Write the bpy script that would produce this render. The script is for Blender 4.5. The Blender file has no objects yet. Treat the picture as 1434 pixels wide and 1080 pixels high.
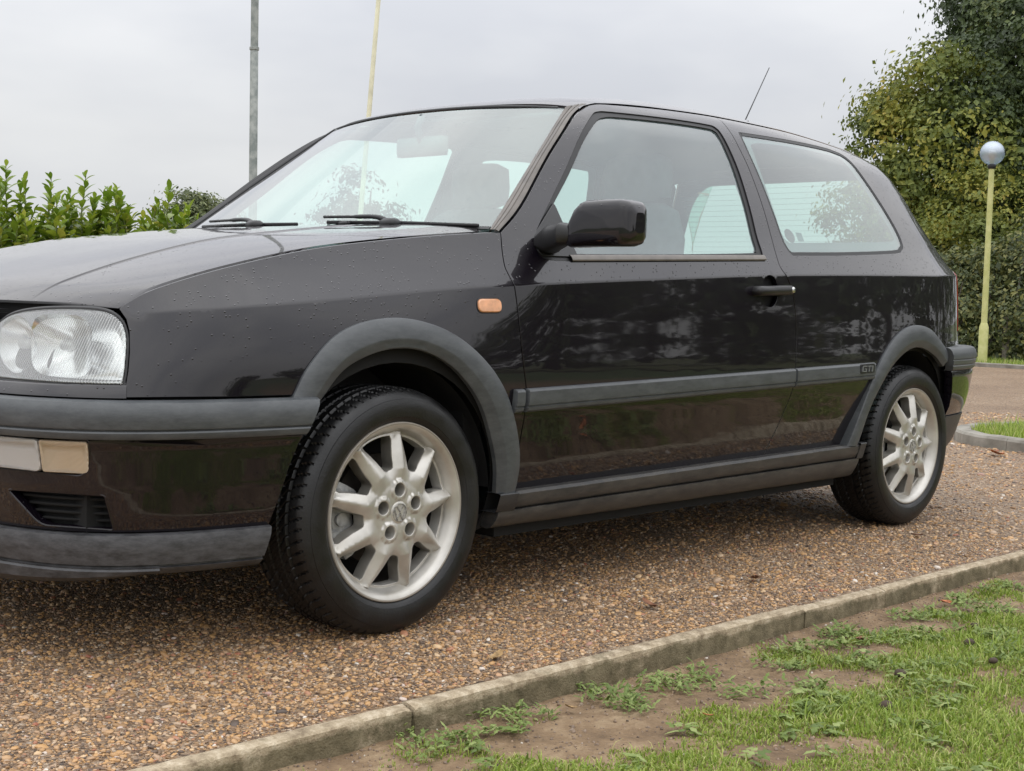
import bpy, math, random
import numpy as np
from mathutils import Vector, Matrix
from mathutils.geometry import delaunay_2d_cdt
random.seed(7)
RS=np.random.RandomState(11)
C=bpy.context.scene.collection
sc=bpy.context.scene
# ------------------------------------------------------------------ camera
cam=bpy.data.cameras.new('camera'); camo=bpy.data.objects.new('camera',cam); C.objects.link(camo)
yaw,pitch,roll=0.80964,-0.06619,0.02654
f_=Vector((math.sin(yaw)*math.cos(pitch),math.cos(yaw)*math.cos(pitch),math.sin(pitch)))
r0=f_.cross(Vector((0,0,1))).normalized(); u0=r0.cross(f_)
r_=r0*math.cos(roll)+u0*math.sin(roll); u_=u0*math.cos(roll)-r0*math.sin(roll)
camo.matrix_world=Matrix(((r_.x,u_.x,-f_.x,-2.1326),(r_.y,u_.y,-f_.y,-3.2035),(r_.z,u_.z,-f_.z,.7993),(0,0,0,1)))
cam.sensor_width=36; cam.lens=1949.72/1434*36; cam.clip_start=.05; cam.clip_end=500
sc.camera=camo
# ------------------------------------------------------------------ sky and sun (overcast)
w=bpy.data.worlds.new('World'); sc.world=w; w.use_nodes=True
nt=w.node_tree; N=nt.nodes; L=nt.links; N.clear()
SUN_EL,SUN_AZ=math.radians(58),math.radians(205)
out=N.new('ShaderNodeOutputWorld'); bg=N.new('ShaderNodeBackground'); bg.inputs[1].default_value=.1
sky=N.new('ShaderNodeTexSky'); sky.sky_type='NISHITA'; sky.sun_disc=False; sky.sun_elevation=SUN_EL; sky.sun_rotation=SUN_AZ
tc=N.new('ShaderNodeTexCoord'); mp=N.new('ShaderNodeMapping'); mp.inputs['Scale'].default_value=(1,1,2.6)
nz=N.new('ShaderNodeTexNoise'); nz.inputs['Scale'].default_value=2.1; nz.inputs['Detail'].default_value=5; nz.inputs['Roughness'].default_value=.5
cr=N.new('ShaderNodeValToRGB'); e=cr.color_ramp.elements
e[0].position=.36; e[0].color=(6.2,6.35,6.72,1); e[1].position=.60; e[1].color=(8.1,8.15,8.2,1)
sep=N.new('ShaderNodeSeparateXYZ'); mr=N.new('ShaderNodeMapRange'); mr.inputs[1].default_value=.1; mr.inputs[2].default_value=1; mr.inputs[3].default_value=1; mr.inputs[4].default_value=3.3
mul=N.new('ShaderNodeVectorMath'); mul.operation='SCALE'; tnt=N.new('ShaderNodeVectorMath'); tnt.operation='MULTIPLY'; tnt.inputs[1].default_value=(1,1,1.005)
mx=N.new('ShaderNodeMix'); mx.data_type='RGBA'; mx.inputs[0].default_value=.93
L.new(tc.outputs['Generated'],mp.inputs[0]); L.new(mp.outputs[0],nz.inputs[0]); L.new(nz.outputs[0],cr.inputs[0])
L.new(tc.outputs['Generated'],sep.inputs[0]); L.new(sep.outputs[2],mr.inputs[0]); L.new(cr.outputs[0],mul.inputs[0]); L.new(mr.outputs[0],mul.inputs['Scale'])
L.new(sky.outputs[0],mx.inputs[6]); L.new(mul.outputs[0],tnt.inputs[0]); L.new(tnt.outputs[0],mx.inputs[7]); L.new(mx.outputs[2],bg.inputs[0]); L.new(bg.outputs[0],out.inputs[0])
sun=bpy.data.lights.new('sun','SUN'); suno=bpy.data.objects.new('sun',sun); C.objects.link(suno)
sun.energy=.55; sun.angle=math.radians(178); sun.color=(1,.97,.93)
# Nishita sun_rotation is measured clockwise from +Y
sd=Vector((math.sin(SUN_AZ)*math.cos(SUN_EL),math.cos(SUN_AZ)*math.cos(SUN_EL),math.sin(SUN_EL)))
suno.rotation_euler=sd.to_track_quat('Z','Y').to_euler()
sc.view_settings.view_transform='Standard'; sc.view_settings.look='None'; sc.view_settings.exposure=0.0; sc.view_settings.gamma=1
sc.cycles.max_bounces=10; sc.cycles.transparent_max_bounces=16

# ------------------------------------------------------------------ helpers
def tag(o,label=None,cat=None,group=None,kind=None):
    if label: o['label']=label
    if cat: o['category']=cat
    if group: o['group']=group
    if kind: o['kind']=kind
    return o
def empty(name,loc=(0,0,0),rz=0):
    o=bpy.data.objects.new(name,None); C.objects.link(o); o.location=loc; o.rotation_euler=(0,0,rz); o.empty_display_size=.2; return o
def link(name,me,parent=None,loc=None):
    o=bpy.data.objects.new(name,me); C.objects.link(o)
    if parent: o.parent=parent
    if loc is not None: o.location=loc
    return o
def mk(name,V,F,mats,midx=None,smooth=True,normals=None,sharp=None):
    me=bpy.data.meshes.new(name); V=np.asarray(V,float).reshape(-1,3)
    if isinstance(F,np.ndarray):
        n,k=F.shape; me.vertices.add(len(V)); me.vertices.foreach_set('co',V.ravel().astype(np.float32))
        me.loops.add(n*k); me.polygons.add(n); me.loops.foreach_set('vertex_index',F.ravel().astype(np.int32))
        me.polygons.foreach_set('loop_start',(np.arange(n)*k).astype(np.int32)); me.update(calc_edges=True)
    else: me.from_pydata([tuple(v) for v in V],[],F)
    for m in (mats if isinstance(mats,(list,tuple)) else [mats]): me.materials.append(m)
    if midx is not None: me.polygons.foreach_set('material_index',np.asarray(midx,np.int32))
    me.polygons.foreach_set('use_smooth',np.full(len(me.polygons),smooth)); me.update()
    if sharp is not None and smooth: me.set_sharp_from_angle(angle=math.radians(sharp))
    if normals is not None: me.normals_split_custom_set_from_vertices([tuple(n) for n in normals])
    return me
def join(parts):
    V=[];F=[];o=0
    for v,f in parts:
        v=np.asarray(v,float).reshape(-1,3); V.append(v); F+=[tuple(int(i)+o for i in q) for q in f]; o+=len(v)
    return np.concatenate(V),F
def box(x0,x1,y0,y1,z0,z1,b=0.):
    if b<=0:
        v=[(x,y,z) for x in(x0,x1) for y in(y0,y1) for z in(z0,z1)]
        return np.array(v),[(0,1,3,2),(4,6,7,5),(0,4,5,1),(2,3,7,6),(0,2,6,4),(1,5,7,3)]
    # bevelled box: octagonal-section loft
    rings=[]
    for z,i in((z0,b),(z0+b,0),(z1-b,0),(z1,b)):
        X0,X1,Y0,Y1=x0+i,x1-i,y0+i,y1-i
        rings.append([(X0+b,Y0,z),(X1-b,Y0,z),(X1,Y0+b,z),(X1,Y1-b,z),(X1-b,Y1,z),(X0+b,Y1,z),(X0,Y1-b,z),(X0,Y0+b,z)])
    V=np.array(rings).reshape(-1,3);F=[]
    for k in range(3):
        for j in range(8): F.append((k*8+j,k*8+(j+1)%8,k*8+8+(j+1)%8,k*8+8+j))
    F.append(tuple(range(7,-1,-1)));F.append(tuple(range(24,32)));return V,F
def tube(path,r,n=10,cap=True):
    path=[Vector(q) for q in path]; rr=r if hasattr(r,'__len__') else [r]*len(path)
    V=[];F=[];up=None
    for i,q in enumerate(path):
        t=(path[min(i+1,len(path)-1)]-path[max(i-1,0)]).normalized()
        if up is None: up=Vector((0,0,1)) if abs(t.z)<.9 else Vector((1,0,0))
        a=t.cross(up).normalized(); up=a.cross(t).normalized()
        for k in range(n):
            an=2*math.pi*k/n; V.append(q+(a*math.cos(an)+up*math.sin(an))*rr[i])
    for i in range(len(path)-1):
        for k in range(n): F.append((i*n+k,i*n+(k+1)%n,(i+1)*n+(k+1)%n,(i+1)*n+k))
    if cap: F.append(tuple(range(n-1,-1,-1))); F.append(tuple(range((len(path)-1)*n,len(path)*n)))
    return np.array([tuple(v) for v in V]),F
def grid(P,flip=False,closeu=False):
    P=np.asarray(P); a,b=P.shape[:2]; F=[]
    for i in range(a-1 if not closeu else a):
        for j in range(b-1):
            q=(i*b+j,((i+1)%a)*b+j,((i+1)%a)*b+j+1,i*b+j+1); F.append(q[::-1] if flip else q)
    return P.reshape(-1,3),F
def revolve(prof,n=64,axis='y',sgn=-1):
    """prof = (radius, outward) pairs; axis y, outward = sgn*y"""
    P=np.zeros((n,len(prof),3))
    for i in range(n):
        a=2*math.pi*i/n
        for j,(r,o) in enumerate(prof):
            P[i,j]=(r*math.cos(a),sgn*o,r*math.sin(a)) if axis=='y' else (r*math.cos(a),r*math.sin(a),o)
    return grid(P,closeu=True)
def catmull(P,n=8,closed=False):
    P=[np.array(q,float) for q in P]; m=len(P); R=[]
    for i in range(m if closed else m-1):
        p0=P[(i-1)%m] if closed or i>0 else 2*P[0]-P[1]; p1=P[i]; p2=P[(i+1)%m]; p3=P[(i+2)%m] if closed or i+2<m else 2*P[-1]-P[-2]
        for k in range(n):
            t=k/n; R.append(.5*((2*p1)+(-p0+p2)*t+(2*p0-5*p1+4*p2-p3)*t*t+(-p0+3*p1-3*p2+p3)*t**3))
    if not closed: R.append(P[-1])
    return np.array(R)
def resample(P,n):
    P=np.asarray(P,float); d=np.r_[0,np.cumsum(np.linalg.norm(np.diff(P,axis=0),axis=1))]; t=np.linspace(0,d[-1],n)
    return np.stack([np.interp(t,d,P[:,k]) for k in range(P.shape[1])],-1)
def roundpoly(P,r,n=5):
    """round the corners of a closed polygon"""
    P=[np.array(q,float) for q in P]; m=len(P); R=[]
    rr=r if hasattr(r,'__len__') else [r]*m
    for i in range(m):
        a=P[i-1]-P[i]; b=P[(i+1)%m]-P[i]; la,lb=np.linalg.norm(a),np.linalg.norm(b); d=min(rr[i],la*.45,lb*.45)
        if d<1e-5: R.append(P[i]); continue
        A=P[i]+a/la*d; B=P[i]+b/lb*d
        for k in range(n+1):
            t=k/n; R.append((1-t)**2*A+2*t*(1-t)*P[i]+t*t*B)
    return np.array(R)
def dedupe(P,e=1e-4):
    R=[P[0]]
    for q in P[1:]:
        if np.linalg.norm(q-R[-1])>e: R.append(q)
    if np.linalg.norm(R[0]-R[-1])<e: R.pop()
    return np.array(R)
def area(P): P=np.asarray(P); Q=np.roll(P,-1,0); return .5*np.sum(P[:,0]*Q[:,1]-Q[:,0]*P[:,1])
def inset(P,d):
    P=dedupe(np.asarray(P,float))
    if area(P)<0: P=P[::-1]
    a=P-np.roll(P,1,0); b=np.roll(P,-1,0)-P
    na=np.stack([-a[:,1],a[:,0]],1)/np.linalg.norm(a,axis=1)[:,None]; nb=np.stack([-b[:,1],b[:,0]],1)/np.linalg.norm(b,axis=1)[:,None]
    nn=na+nb; nn/=np.maximum(np.linalg.norm(nn,axis=1),1e-6)[:,None]; c=np.maximum((nn*na).sum(1),.5)
    return P+nn*(d/c)[:,None]
def pip(Q,P):
    x,y=Q[:,0],Q[:,1]; r=np.zeros(len(Q),bool); j=len(P)-1
    for i in range(len(P)):
        xi,yi=P[i]; xj,yj=P[j]
        if yi!=yj: r^=((yi>y)!=(yj>y))&(x<(xj-xi)*(y-yi)/(yj-yi)+xi)
        j=i
    return r
def segd(Q,P):
    D=np.full(len(Q),9.)
    for i in range(len(P)):
        a=P[i]; b=P[(i+1)%len(P)]; ab=b-a; l=ab@ab
        if l<1e-14: continue
        t=np.clip(((Q-a)@ab)/l,0,1); D=np.minimum(D,np.linalg.norm(Q-a-t[:,None]*ab,axis=1))
    return D
def tri2d(outer,holes,res,extra=None):
    outer=dedupe(np.asarray(outer,float)); holes=[dedupe(np.asarray(h,float)) for h in holes]
    x0,y0=outer.min(0); x1,y1=outer.max(0)
    gx,gy=np.meshgrid(np.arange(x0+res*.5,x1,res),np.arange(y0+res*.5,y1,res)); gx=gx+(np.arange(gx.shape[0])%2)[:,None]*res*.5
    G=np.stack([gx.ravel(),gy.ravel()],1)
    if extra is not None and len(extra):
        dd=np.min(np.linalg.norm(G[:,None]-extra[None],axis=2),axis=1) if len(G)*len(extra)<4e7 else np.full(len(G),1.)
        G=np.concatenate([G[dd>res*.45],extra])
    k=pip(G,outer)
    for h in holes: k&=~pip(G,h)
    G=G[k]; k=segd(G,outer)>res*.35
    for h in holes: k&=segd(G,h)>res*.35
    G=G[k]; pts=[];ed=[]
    for l in [outer]+holes:
        o=len(pts); pts+=[Vector((float(q[0]),float(q[1]))) for q in l]; ed+=[(o+i,o+(i+1)%len(l)) for i in range(len(l))]
    pts+=[Vector((float(q[0]),float(q[1]))) for q in G]
    v,e,f,*_=delaunay_2d_cdt(pts,ed,[],0,1e-7)
    V=np.array([(q.x,q.y) for q in v]); F=np.array([q for q in f if len(q)==3]); c=V[F].mean(1); k=pip(c,outer)
    for h in holes: k&=~pip(c,h)
    F=F[k]; u=np.unique(F); m=-np.ones(len(V),int); m[u]=np.arange(len(u)); return V[u],m[F]
def panel(fn,outer,holes=(),res=.03,thick=.012,r=.0015,extra=None,mirror=False,back=False,e=.0015):
    """sheet over the surface fn(s,z,off) inside a 2D outline, with rounded returned edges; returns V,F,Normals"""
    P2,F=tri2d(outer,list(holes),res,extra)
    a=P2[F]; ar=(a[:,1,0]-a[:,0,0])*(a[:,2,1]-a[:,0,1])-(a[:,2,0]-a[:,0,0])*(a[:,1,1]-a[:,0,1]); F=np.where(ar[:,None]<0,F[:,::-1],F)
    def nrm(q):
        ds=fn(q[:,0]+e,q[:,1],0)-fn(q[:,0]-e,q[:,1],0); dz=fn(q[:,0],q[:,1]+e,0)-fn(q[:,0],q[:,1]-e,0)
        n=np.cross(ds,dz); return n/np.maximum(np.linalg.norm(n,axis=1),1e-12)[:,None]
    V=fn(P2[:,0],P2[:,1],0); Nn=nrm(P2)
    E={}
    for t in F:
        for i in range(3):
            k=(int(t[i]),int(t[(i+1)%3])); E[k]=1
    B=[k for k in E if (k[1],k[0]) not in E]
    nb={}
    for i,j in B:
        d=P2[j]-P2[i]; n=np.array([d[1],-d[0]])/max(np.linalg.norm(d),1e-9)
        for q in(i,j): nb[q]=nb.get(q,np.zeros(2))+n
    ids=list(nb); n2=np.array([nb[i]/max(np.linalg.norm(nb[i]),1e-9) for i in ids]); q2=P2[ids]+n2*r
    lat=fn(q2[:,0]+n2[:,0]*.002,q2[:,1]+n2[:,1]*.002,0)-fn(q2[:,0],q2[:,1],0); lat/=np.maximum(np.linalg.norm(lat,axis=1),1e-9)[:,None]
    R1=fn(q2[:,0],q2[:,1],-r); R2=fn(q2[:,0],q2[:,1],-thick); n0=len(V); m=len(ids)
    V=np.concatenate([V,R1,R2]); Nn=np.concatenate([Nn,lat,lat]); pos={k:i for i,k in enumerate(ids)}
    FF=[tuple(int(x) for x in t) for t in F]
    for i,j in B:
        a,b=pos[i],pos[j]; FF.append((j,i,n0+a,n0+b)); FF.append((n0+b,n0+a,n0+m+a,n0+m+b))
    if back:
        k=len(V); Vb=fn(P2[:,0],P2[:,1],-thick); V=np.concatenate([V,Vb]); Nn=np.concatenate([Nn,-nrm(P2)]); FF+=[tuple(int(x)+k for x in t[::-1]) for t in F]
    if mirror: V=V*[1,-1,1]; Nn=Nn*[1,-1,1]; FF=[t[::-1] for t in FF]
    return V,FF,Nn
# ------------------------------------------------------------------ materials
MATS={}
def nodes(name):
    m=bpy.data.materials.new(name); m.use_nodes=True; t=m.node_tree; t.nodes.clear(); o=t.nodes.new('ShaderNodeOutputMaterial'); return m,t.nodes,t.links,o
def ramp(N,stops):
    r=N.new('ShaderNodeValToRGB'); e=r.color_ramp.elements
    while len(e)<len(stops): e.new(.5)
    for el,(p,c) in zip(e,stops): el.position=p; el.color=(c[0],c[1],c[2],1)
    return r
def pmat(name,base,rough=.5,metal=0,spec=.5,coat=0,coatr=.03,ior=1.5,var=0,vscale=8,var2=None,rvar=0,bump=0,bscale=200,detail=6,coords='Object'):
    m,N,L,o=nodes(name); p=N.new('ShaderNodeBsdfPrincipled'); L.new(p.outputs[0],o.inputs[0])
    p.inputs['Base Color'].default_value=(*base,1); p.inputs['Roughness'].default_value=rough; p.inputs['Metallic'].default_value=metal
    p.inputs['Specular IOR Level'].default_value=spec; p.inputs['IOR'].default_value=ior; p.inputs['Coat Weight'].default_value=coat; p.inputs['Coat Roughness'].default_value=coatr
    tc=N.new('ShaderNodeTexCoord')
    if var or rvar:
        n=N.new('ShaderNodeTexNoise'); n.inputs['Scale'].default_value=vscale; n.inputs['Detail'].default_value=detail; L.new(tc.outputs[coords],n.inputs[0])
        b2=var2 or tuple(min(1,c*(1+var)) for c in base); b1=tuple(c*(1-var) for c in base) if not var2 else base
        r=ramp(N,[(.35,b1),(.65,b2)]); L.new(n.outputs[0],r.inputs[0]); L.new(r.outputs[0],p.inputs['Base Color'])
        if rvar:
            q=N.new('ShaderNodeMapRange'); q.inputs[1].default_value=.35; q.inputs[2].default_value=.65; q.inputs[3].default_value=rough-rvar; q.inputs[4].default_value=rough+rvar
            L.new(n.outputs[0],q.inputs[0]); L.new(q.outputs[0],p.inputs['Roughness'])
    if bump:
        n2=N.new('ShaderNodeTexNoise'); n2.inputs['Scale'].default_value=bscale; n2.inputs['Detail'].default_value=3; L.new(tc.outputs[coords],n2.inputs[0])
        b=N.new('ShaderNodeBump'); b.inputs['Strength'].default_value=bump; b.inputs['Distance'].default_value=.002; L.new(n2.outputs[0],b.inputs['Height']); L.new(b.outputs[0],p.inputs['Normal'])
    MATS[name]=m; return m
def drops(N,L,scale=75,dens=.16,amount=.5,base=None,upmask=True,coords='Object'):
    """bump of scattered rain beads"""
    tc=N.new('ShaderNodeTexCoord'); v=N.new('ShaderNodeTexVoronoi'); v.inputs['Scale'].default_value=scale; L.new(tc.outputs[coords],v.inputs[0])
    h=N.new('ShaderNodeMapRange'); h.interpolation_type='SMOOTHSTEP'; h.inputs[1].default_value=.30; h.inputs[2].default_value=.05; h.inputs[3].default_value=0; h.inputs[4].default_value=1; L.new(v.outputs['Distance'],h.inputs[0])
    s=N.new('ShaderNodeSeparateColor'); L.new(v.outputs['Color'],s.inputs[0])
    n=N.new('ShaderNodeTexNoise'); n.inputs['Scale'].default_value=5; L.new(tc.outputs[coords],n.inputs[0])
    k=N.new('ShaderNodeMath'); k.operation='MULTIPLY'; k.inputs[1].default_value=dens*2; L.new(n.outputs[0],k.inputs[0])
    c=N.new('ShaderNodeMath'); c.operation='LESS_THAN'; L.new(s.outputs[0],c.inputs[0]); L.new(k.outputs[0],c.inputs[1])
    a=N.new('ShaderNodeMath'); a.operation='MULTIPLY'; L.new(h.outputs[0],a.inputs[0]); L.new(c.outputs[0],a.inputs[1]); res=a
    if upmask:
        g=N.new('ShaderNodeNewGeometry'); z=N.new('ShaderNodeSeparateXYZ'); L.new(g.outputs['Normal'],z.inputs[0])
        u=N.new('ShaderNodeMapRange'); u.inputs[1].default_value=.12; u.inputs[2].default_value=.3; L.new(z.outputs[2],u.inputs[0])
        q=N.new('ShaderNodeMath'); q.operation='MULTIPLY'; L.new(a.outputs[0],q.inputs[0]); L.new(u.outputs[0],q.inputs[1]); res=q
    b=N.new('ShaderNodeBump'); b.inputs['Strength'].default_value=amount; b.inputs['Distance'].default_value=.0016; L.new(res.outputs[0],b.inputs['Height']); return b,res
def paint():
    m,N,L,o=nodes('black_paint'); p=N.new('ShaderNodeBsdfPrincipled'); L.new(p.outputs[0],o.inputs[0])
    p.inputs['Base Color'].default_value=(.0036,.0024,.0050,1); p.inputs['Roughness'].default_value=.4; p.inputs['Specular IOR Level'].default_value=.12
    p.inputs['Coat Weight'].default_value=1; p.inputs['Coat IOR'].default_value=1.54; p.inputs['Coat Tint'].default_value=(1,.97,.98,1)
    tc=N.new('ShaderNodeTexCoord'); n=N.new('ShaderNodeTexNoise'); n.inputs['Scale'].default_value=2.2; n.inputs['Detail'].default_value=7; L.new(tc.outputs['Object'],n.inputs[0])
    q=N.new('ShaderNodeMapRange'); q.inputs[1].default_value=.3; q.inputs[2].default_value=.7; q.inputs[3].default_value=.012; q.inputs[4].default_value=.05; L.new(n.outputs[0],q.inputs[0]); L.new(q.outputs[0],p.inputs['Coat Roughness'])
    b,res=drops(N,L,scale=115,dens=.24,amount=1.0); 
    n2=N.new('ShaderNodeTexNoise'); n2.inputs['Scale'].default_value=7; n2.inputs['Detail'].default_value=2; mp=N.new('ShaderNodeMapping'); mp.inputs['Scale'].default_value=(.5,1,2.2); L.new(tc.outputs['Object'],mp.inputs[0]); L.new(mp.outputs[0],n2.inputs[0])
    b2=N.new('ShaderNodeBump'); b2.inputs['Strength'].default_value=.10; b2.inputs['Distance'].default_value=.004; L.new(n2.outputs[0],b2.inputs['Height']); L.new(b.outputs[0],b2.inputs['Normal'])
    L.new(b2.outputs[0],p.inputs['Coat Normal']); L.new(b2.outputs[0],p.inputs['Normal'])
    MATS['paint']=m; return m
def glass(name,tint=(.78,.93,.88),fog=.3,fogc=(.62,.68,.68),fr=1.5,rough=.01,spots=True):
    m,N,L,o=nodes(name)
    tr=N.new('ShaderNodeBsdfTransparent'); tr.inputs[0].default_value=(*tint,1)
    df=N.new('ShaderNodeBsdfDiffuse'); df.inputs[0].default_value=(*fogc,1); tl=N.new('ShaderNodeBsdfTranslucent'); tl.inputs[0].default_value=(*fogc,1)
    m1=N.new('ShaderNodeMixShader'); m1.inputs[0].default_value=.45; L.new(df.outputs[0],m1.inputs[1]); L.new(tl.outputs[0],m1.inputs[2])
    m2=N.new('ShaderNodeMixShader'); m2.inputs[0].default_value=fog; L.new(tr.outputs[0],m2.inputs[1]); L.new(m1.outputs[0],m2.inputs[2])
    tc=N.new('ShaderNodeTexCoord'); n=N.new('ShaderNodeTexNoise'); n.inputs['Scale'].default_value=2.5; n.inputs['Detail'].default_value=6; L.new(tc.outputs['Object'],n.inputs[0])
    q=N.new('ShaderNodeMapRange'); q.inputs[1].default_value=.3; q.inputs[2].default_value=.7; q.inputs[3].default_value=fog*.75; q.inputs[4].default_value=min(1,fog*1.25); L.new(n.outputs[0],q.inputs[0]); L.new(q.outputs[0],m2.inputs[0])
    gl=N.new('ShaderNodeBsdfGlossy'); gl.inputs['Roughness'].default_value=rough; f=N.new('ShaderNodeFresnel'); gg=N.new('ShaderNodeNewGeometry'); fm=N.new('ShaderNodeMapRange'); fm.inputs[3].default_value=fr; fm.inputs[4].default_value=1/fr; L.new(gg.outputs['Backfacing'],fm.inputs[0]); L.new(fm.outputs[0],f.inputs[0])
    k=N.new('ShaderNodeMath'); k.operation='MULTIPLY'; k.inputs[1].default_value=1.7; k.use_clamp=True; L.new(f.outputs[0],k.inputs[0])
    m3=N.new('ShaderNodeMixShader'); L.new(k.outputs[0],m3.inputs[0]); L.new(m2.outputs[0],m3.inputs[1]); L.new(gl.outputs[0],m3.inputs[2]); L.new(m3.outputs[0],o.inputs[0])
    if spots:
        b,res=drops(N,L,scale=110,dens=.045,amount=.45,upmask=False); L.new(b.outputs[0],gl.inputs['Normal'])
    MATS[name]=m; return m
def concrete(name):
    m,N,L,o=nodes(name); p=N.new('ShaderNodeBsdfPrincipled'); L.new(p.outputs[0],o.inputs[0]); tc=N.new('ShaderNodeTexCoord')
    n=N.new('ShaderNodeTexNoise'); n.inputs['Scale'].default_value=26; n.inputs['Detail'].default_value=12; n.inputs['Roughness'].default_value=.75; L.new(tc.outputs['Object'],n.inputs[0])
    r=ramp(N,[(.34,(.20,.15,.095)),(.5,(.40,.32,.215)),(.64,(.58,.49,.36))]); L.new(n.outputs[0],r.inputs[0])
    n2=N.new('ShaderNodeTexNoise'); n2.inputs['Scale'].default_value=7; n2.inputs['Detail'].default_value=9; n2.inputs['Roughness'].default_value=.7; L.new(tc.outputs['Object'],n2.inputs[0])
    z=N.new('ShaderNodeSeparateXYZ'); L.new(tc.outputs['Object'],z.inputs[0]); k=N.new('ShaderNodeMapRange'); k.inputs[1].default_value=.000; k.inputs[2].default_value=-.018; k.inputs[3].default_value=-.10; k.inputs[4].default_value=.16; L.new(z.outputs[2],k.inputs[0])
    a=N.new('ShaderNodeMath'); a.operation='ADD'; L.new(n2.outputs[0],a.inputs[0]); L.new(k.outputs[0],a.inputs[1]); q=N.new('ShaderNodeMapRange'); q.inputs[1].default_value=.47; q.inputs[2].default_value=.62; L.new(a.outputs[0],q.inputs[0])
    x=N.new('ShaderNodeMix'); x.data_type='RGBA'; L.new(q.outputs[0],x.inputs[0]); L.new(r.outputs[0],x.inputs[6]); r2=ramp(N,[(.35,(.085,.070,.036)),(.65,(.23,.19,.115))]); L.new(n.outputs[0],r2.inputs[0]); L.new(r2.outputs[0],x.inputs[7]); L.new(x.outputs[2],p.inputs['Base Color'])
    n3=N.new('ShaderNodeTexNoise'); n3.inputs['Scale'].default_value=230; n3.inputs['Detail'].default_value=4; L.new(tc.outputs['Object'],n3.inputs[0]); b=N.new('ShaderNodeBump'); b.inputs['Strength'].default_value=1; b.inputs['Distance'].default_value=.003; L.new(n3.outputs[0],b.inputs['Height']); L.new(b.outputs[0],p.inputs['Normal']); p.inputs['Roughness'].default_value=.9; return m
def dirtplastic(name,base,base2,rough,sc_=(14,9)):
    m,N,L,o=nodes(name); p=N.new('ShaderNodeBsdfPrincipled'); L.new(p.outputs[0],o.inputs[0])
    tc=N.new('ShaderNodeTexCoord'); mp=N.new('ShaderNodeMapping'); mp.inputs['Scale'].default_value=(1,1,3); L.new(tc.outputs['Object'],mp.inputs[0])
    n=N.new('ShaderNodeTexNoise'); n.inputs['Scale'].default_value=sc_[0]; n.inputs['Detail'].default_value=sc_[1]; n.inputs['Roughness'].default_value=.78; L.new(mp.outputs[0],n.inputs[0])
    r=ramp(N,[(.38,base),(.66,base2)]); L.new(n.outputs[0],r.inputs[0]); L.new(r.outputs[0],p.inputs['Base Color'])
    q=N.new('ShaderNodeMapRange'); q.inputs[1].default_value=.3; q.inputs[2].default_value=.7; q.inputs[3].default_value=rough-.08; q.inputs[4].default_value=rough+.12; L.new(n.outputs[0],q.inputs[0]); L.new(q.outputs[0],p.inputs['Roughness'])
    n2=N.new('ShaderNodeTexNoise'); n2.inputs['Scale'].default_value=420; L.new(tc.outputs['Object'],n2.inputs[0]); b=N.new('ShaderNodeBump'); b.inputs['Strength'].default_value=.25; b.inputs['Distance'].default_value=.0008
    L.new(n2.outputs[0],b.inputs['Height']); L.new(b.outputs[0],p.inputs['Normal']); return m
PAINT=paint()
TRIM=dirtplastic('weathered_grey_plastic',(.052,.057,.062),(.090,.097,.102),.40)
TRIMD=dirtplastic('weathered_dark_plastic',(.022,.024,.027),(.055,.057,.06),.42)
LIPM=dirtplastic('scuffed_plastic',(.028,.028,.030),(.085,.085,.09),.5,sc_=(22,9))
SILLM=dirtplastic('dirty_sill_plastic',(.03,.031,.033),(.085,.078,.07),.42)
BLACK=pmat('black_plastic',(.012,.012,.013),.35,var=.3,bump=.2,bscale=500)
MATT=pmat('matt_black',(.006,.006,.006),.9)
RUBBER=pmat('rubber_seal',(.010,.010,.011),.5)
BROWNTRIM=pmat('faded_trim',(.115,.100,.086),.42,var=.2,vscale=20)
TYREM=pmat('tyre_rubber',(.006,.006,.0064),.44,var=.35,vscale=14,rvar=.1,bump=.35,bscale=160)
ALLOY=pmat('silver_alloy',(.44,.42,.375),.36,metal=.55,var=.10,vscale=12,var2=(.62,.60,.56),rvar=.08)
WORN=pmat('worn_rim_edge',(.30,.27,.23),.6,metal=.2,var=0,vscale=90,var2=(.75,.72,.66),detail=3)
STEEL=pmat('brake_steel',(.07,.062,.055),.5,metal=.7,var=.3)
CALIP=pmat('caliper',(.32,.32,.31),.6,metal=.3,var=.4,vscale=40)
CHROME=pmat('reflector_chrome',(.93,.94,.95),.2,metal=1)
AMBER=pmat('amber_lens',(.72,.34,.16),.15,coat=1,var=.15,vscale=60)
REDL=pmat('red_lens',(.30,.03,.018),.12,coat=1)
GLASS_W=glass('windscreen_glass',fog=.27,fogc=(.74,.90,.88),tint=(.70,.96,.87),fr=1.62)
GLASS_S=glass('side_glass',fog=.25,fogc=(.62,.76,.78),tint=(.72,.96,.88),fr=1.72)
GLASS_F=glass('far_side_glass',fog=.08,fogc=(.8,.9,.88),tint=(.80,.94,.885),fr=1.3)
INT=pmat('grey_cabin_trim',(.10,.11,.12),.8,var=.2)
INTL=pmat('pale_headlining',(.095,.10,.105),.9)
SEAT=pmat('dark_seat_cloth',(.07,.075,.082),.9,var=.3,vscale=30)
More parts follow.
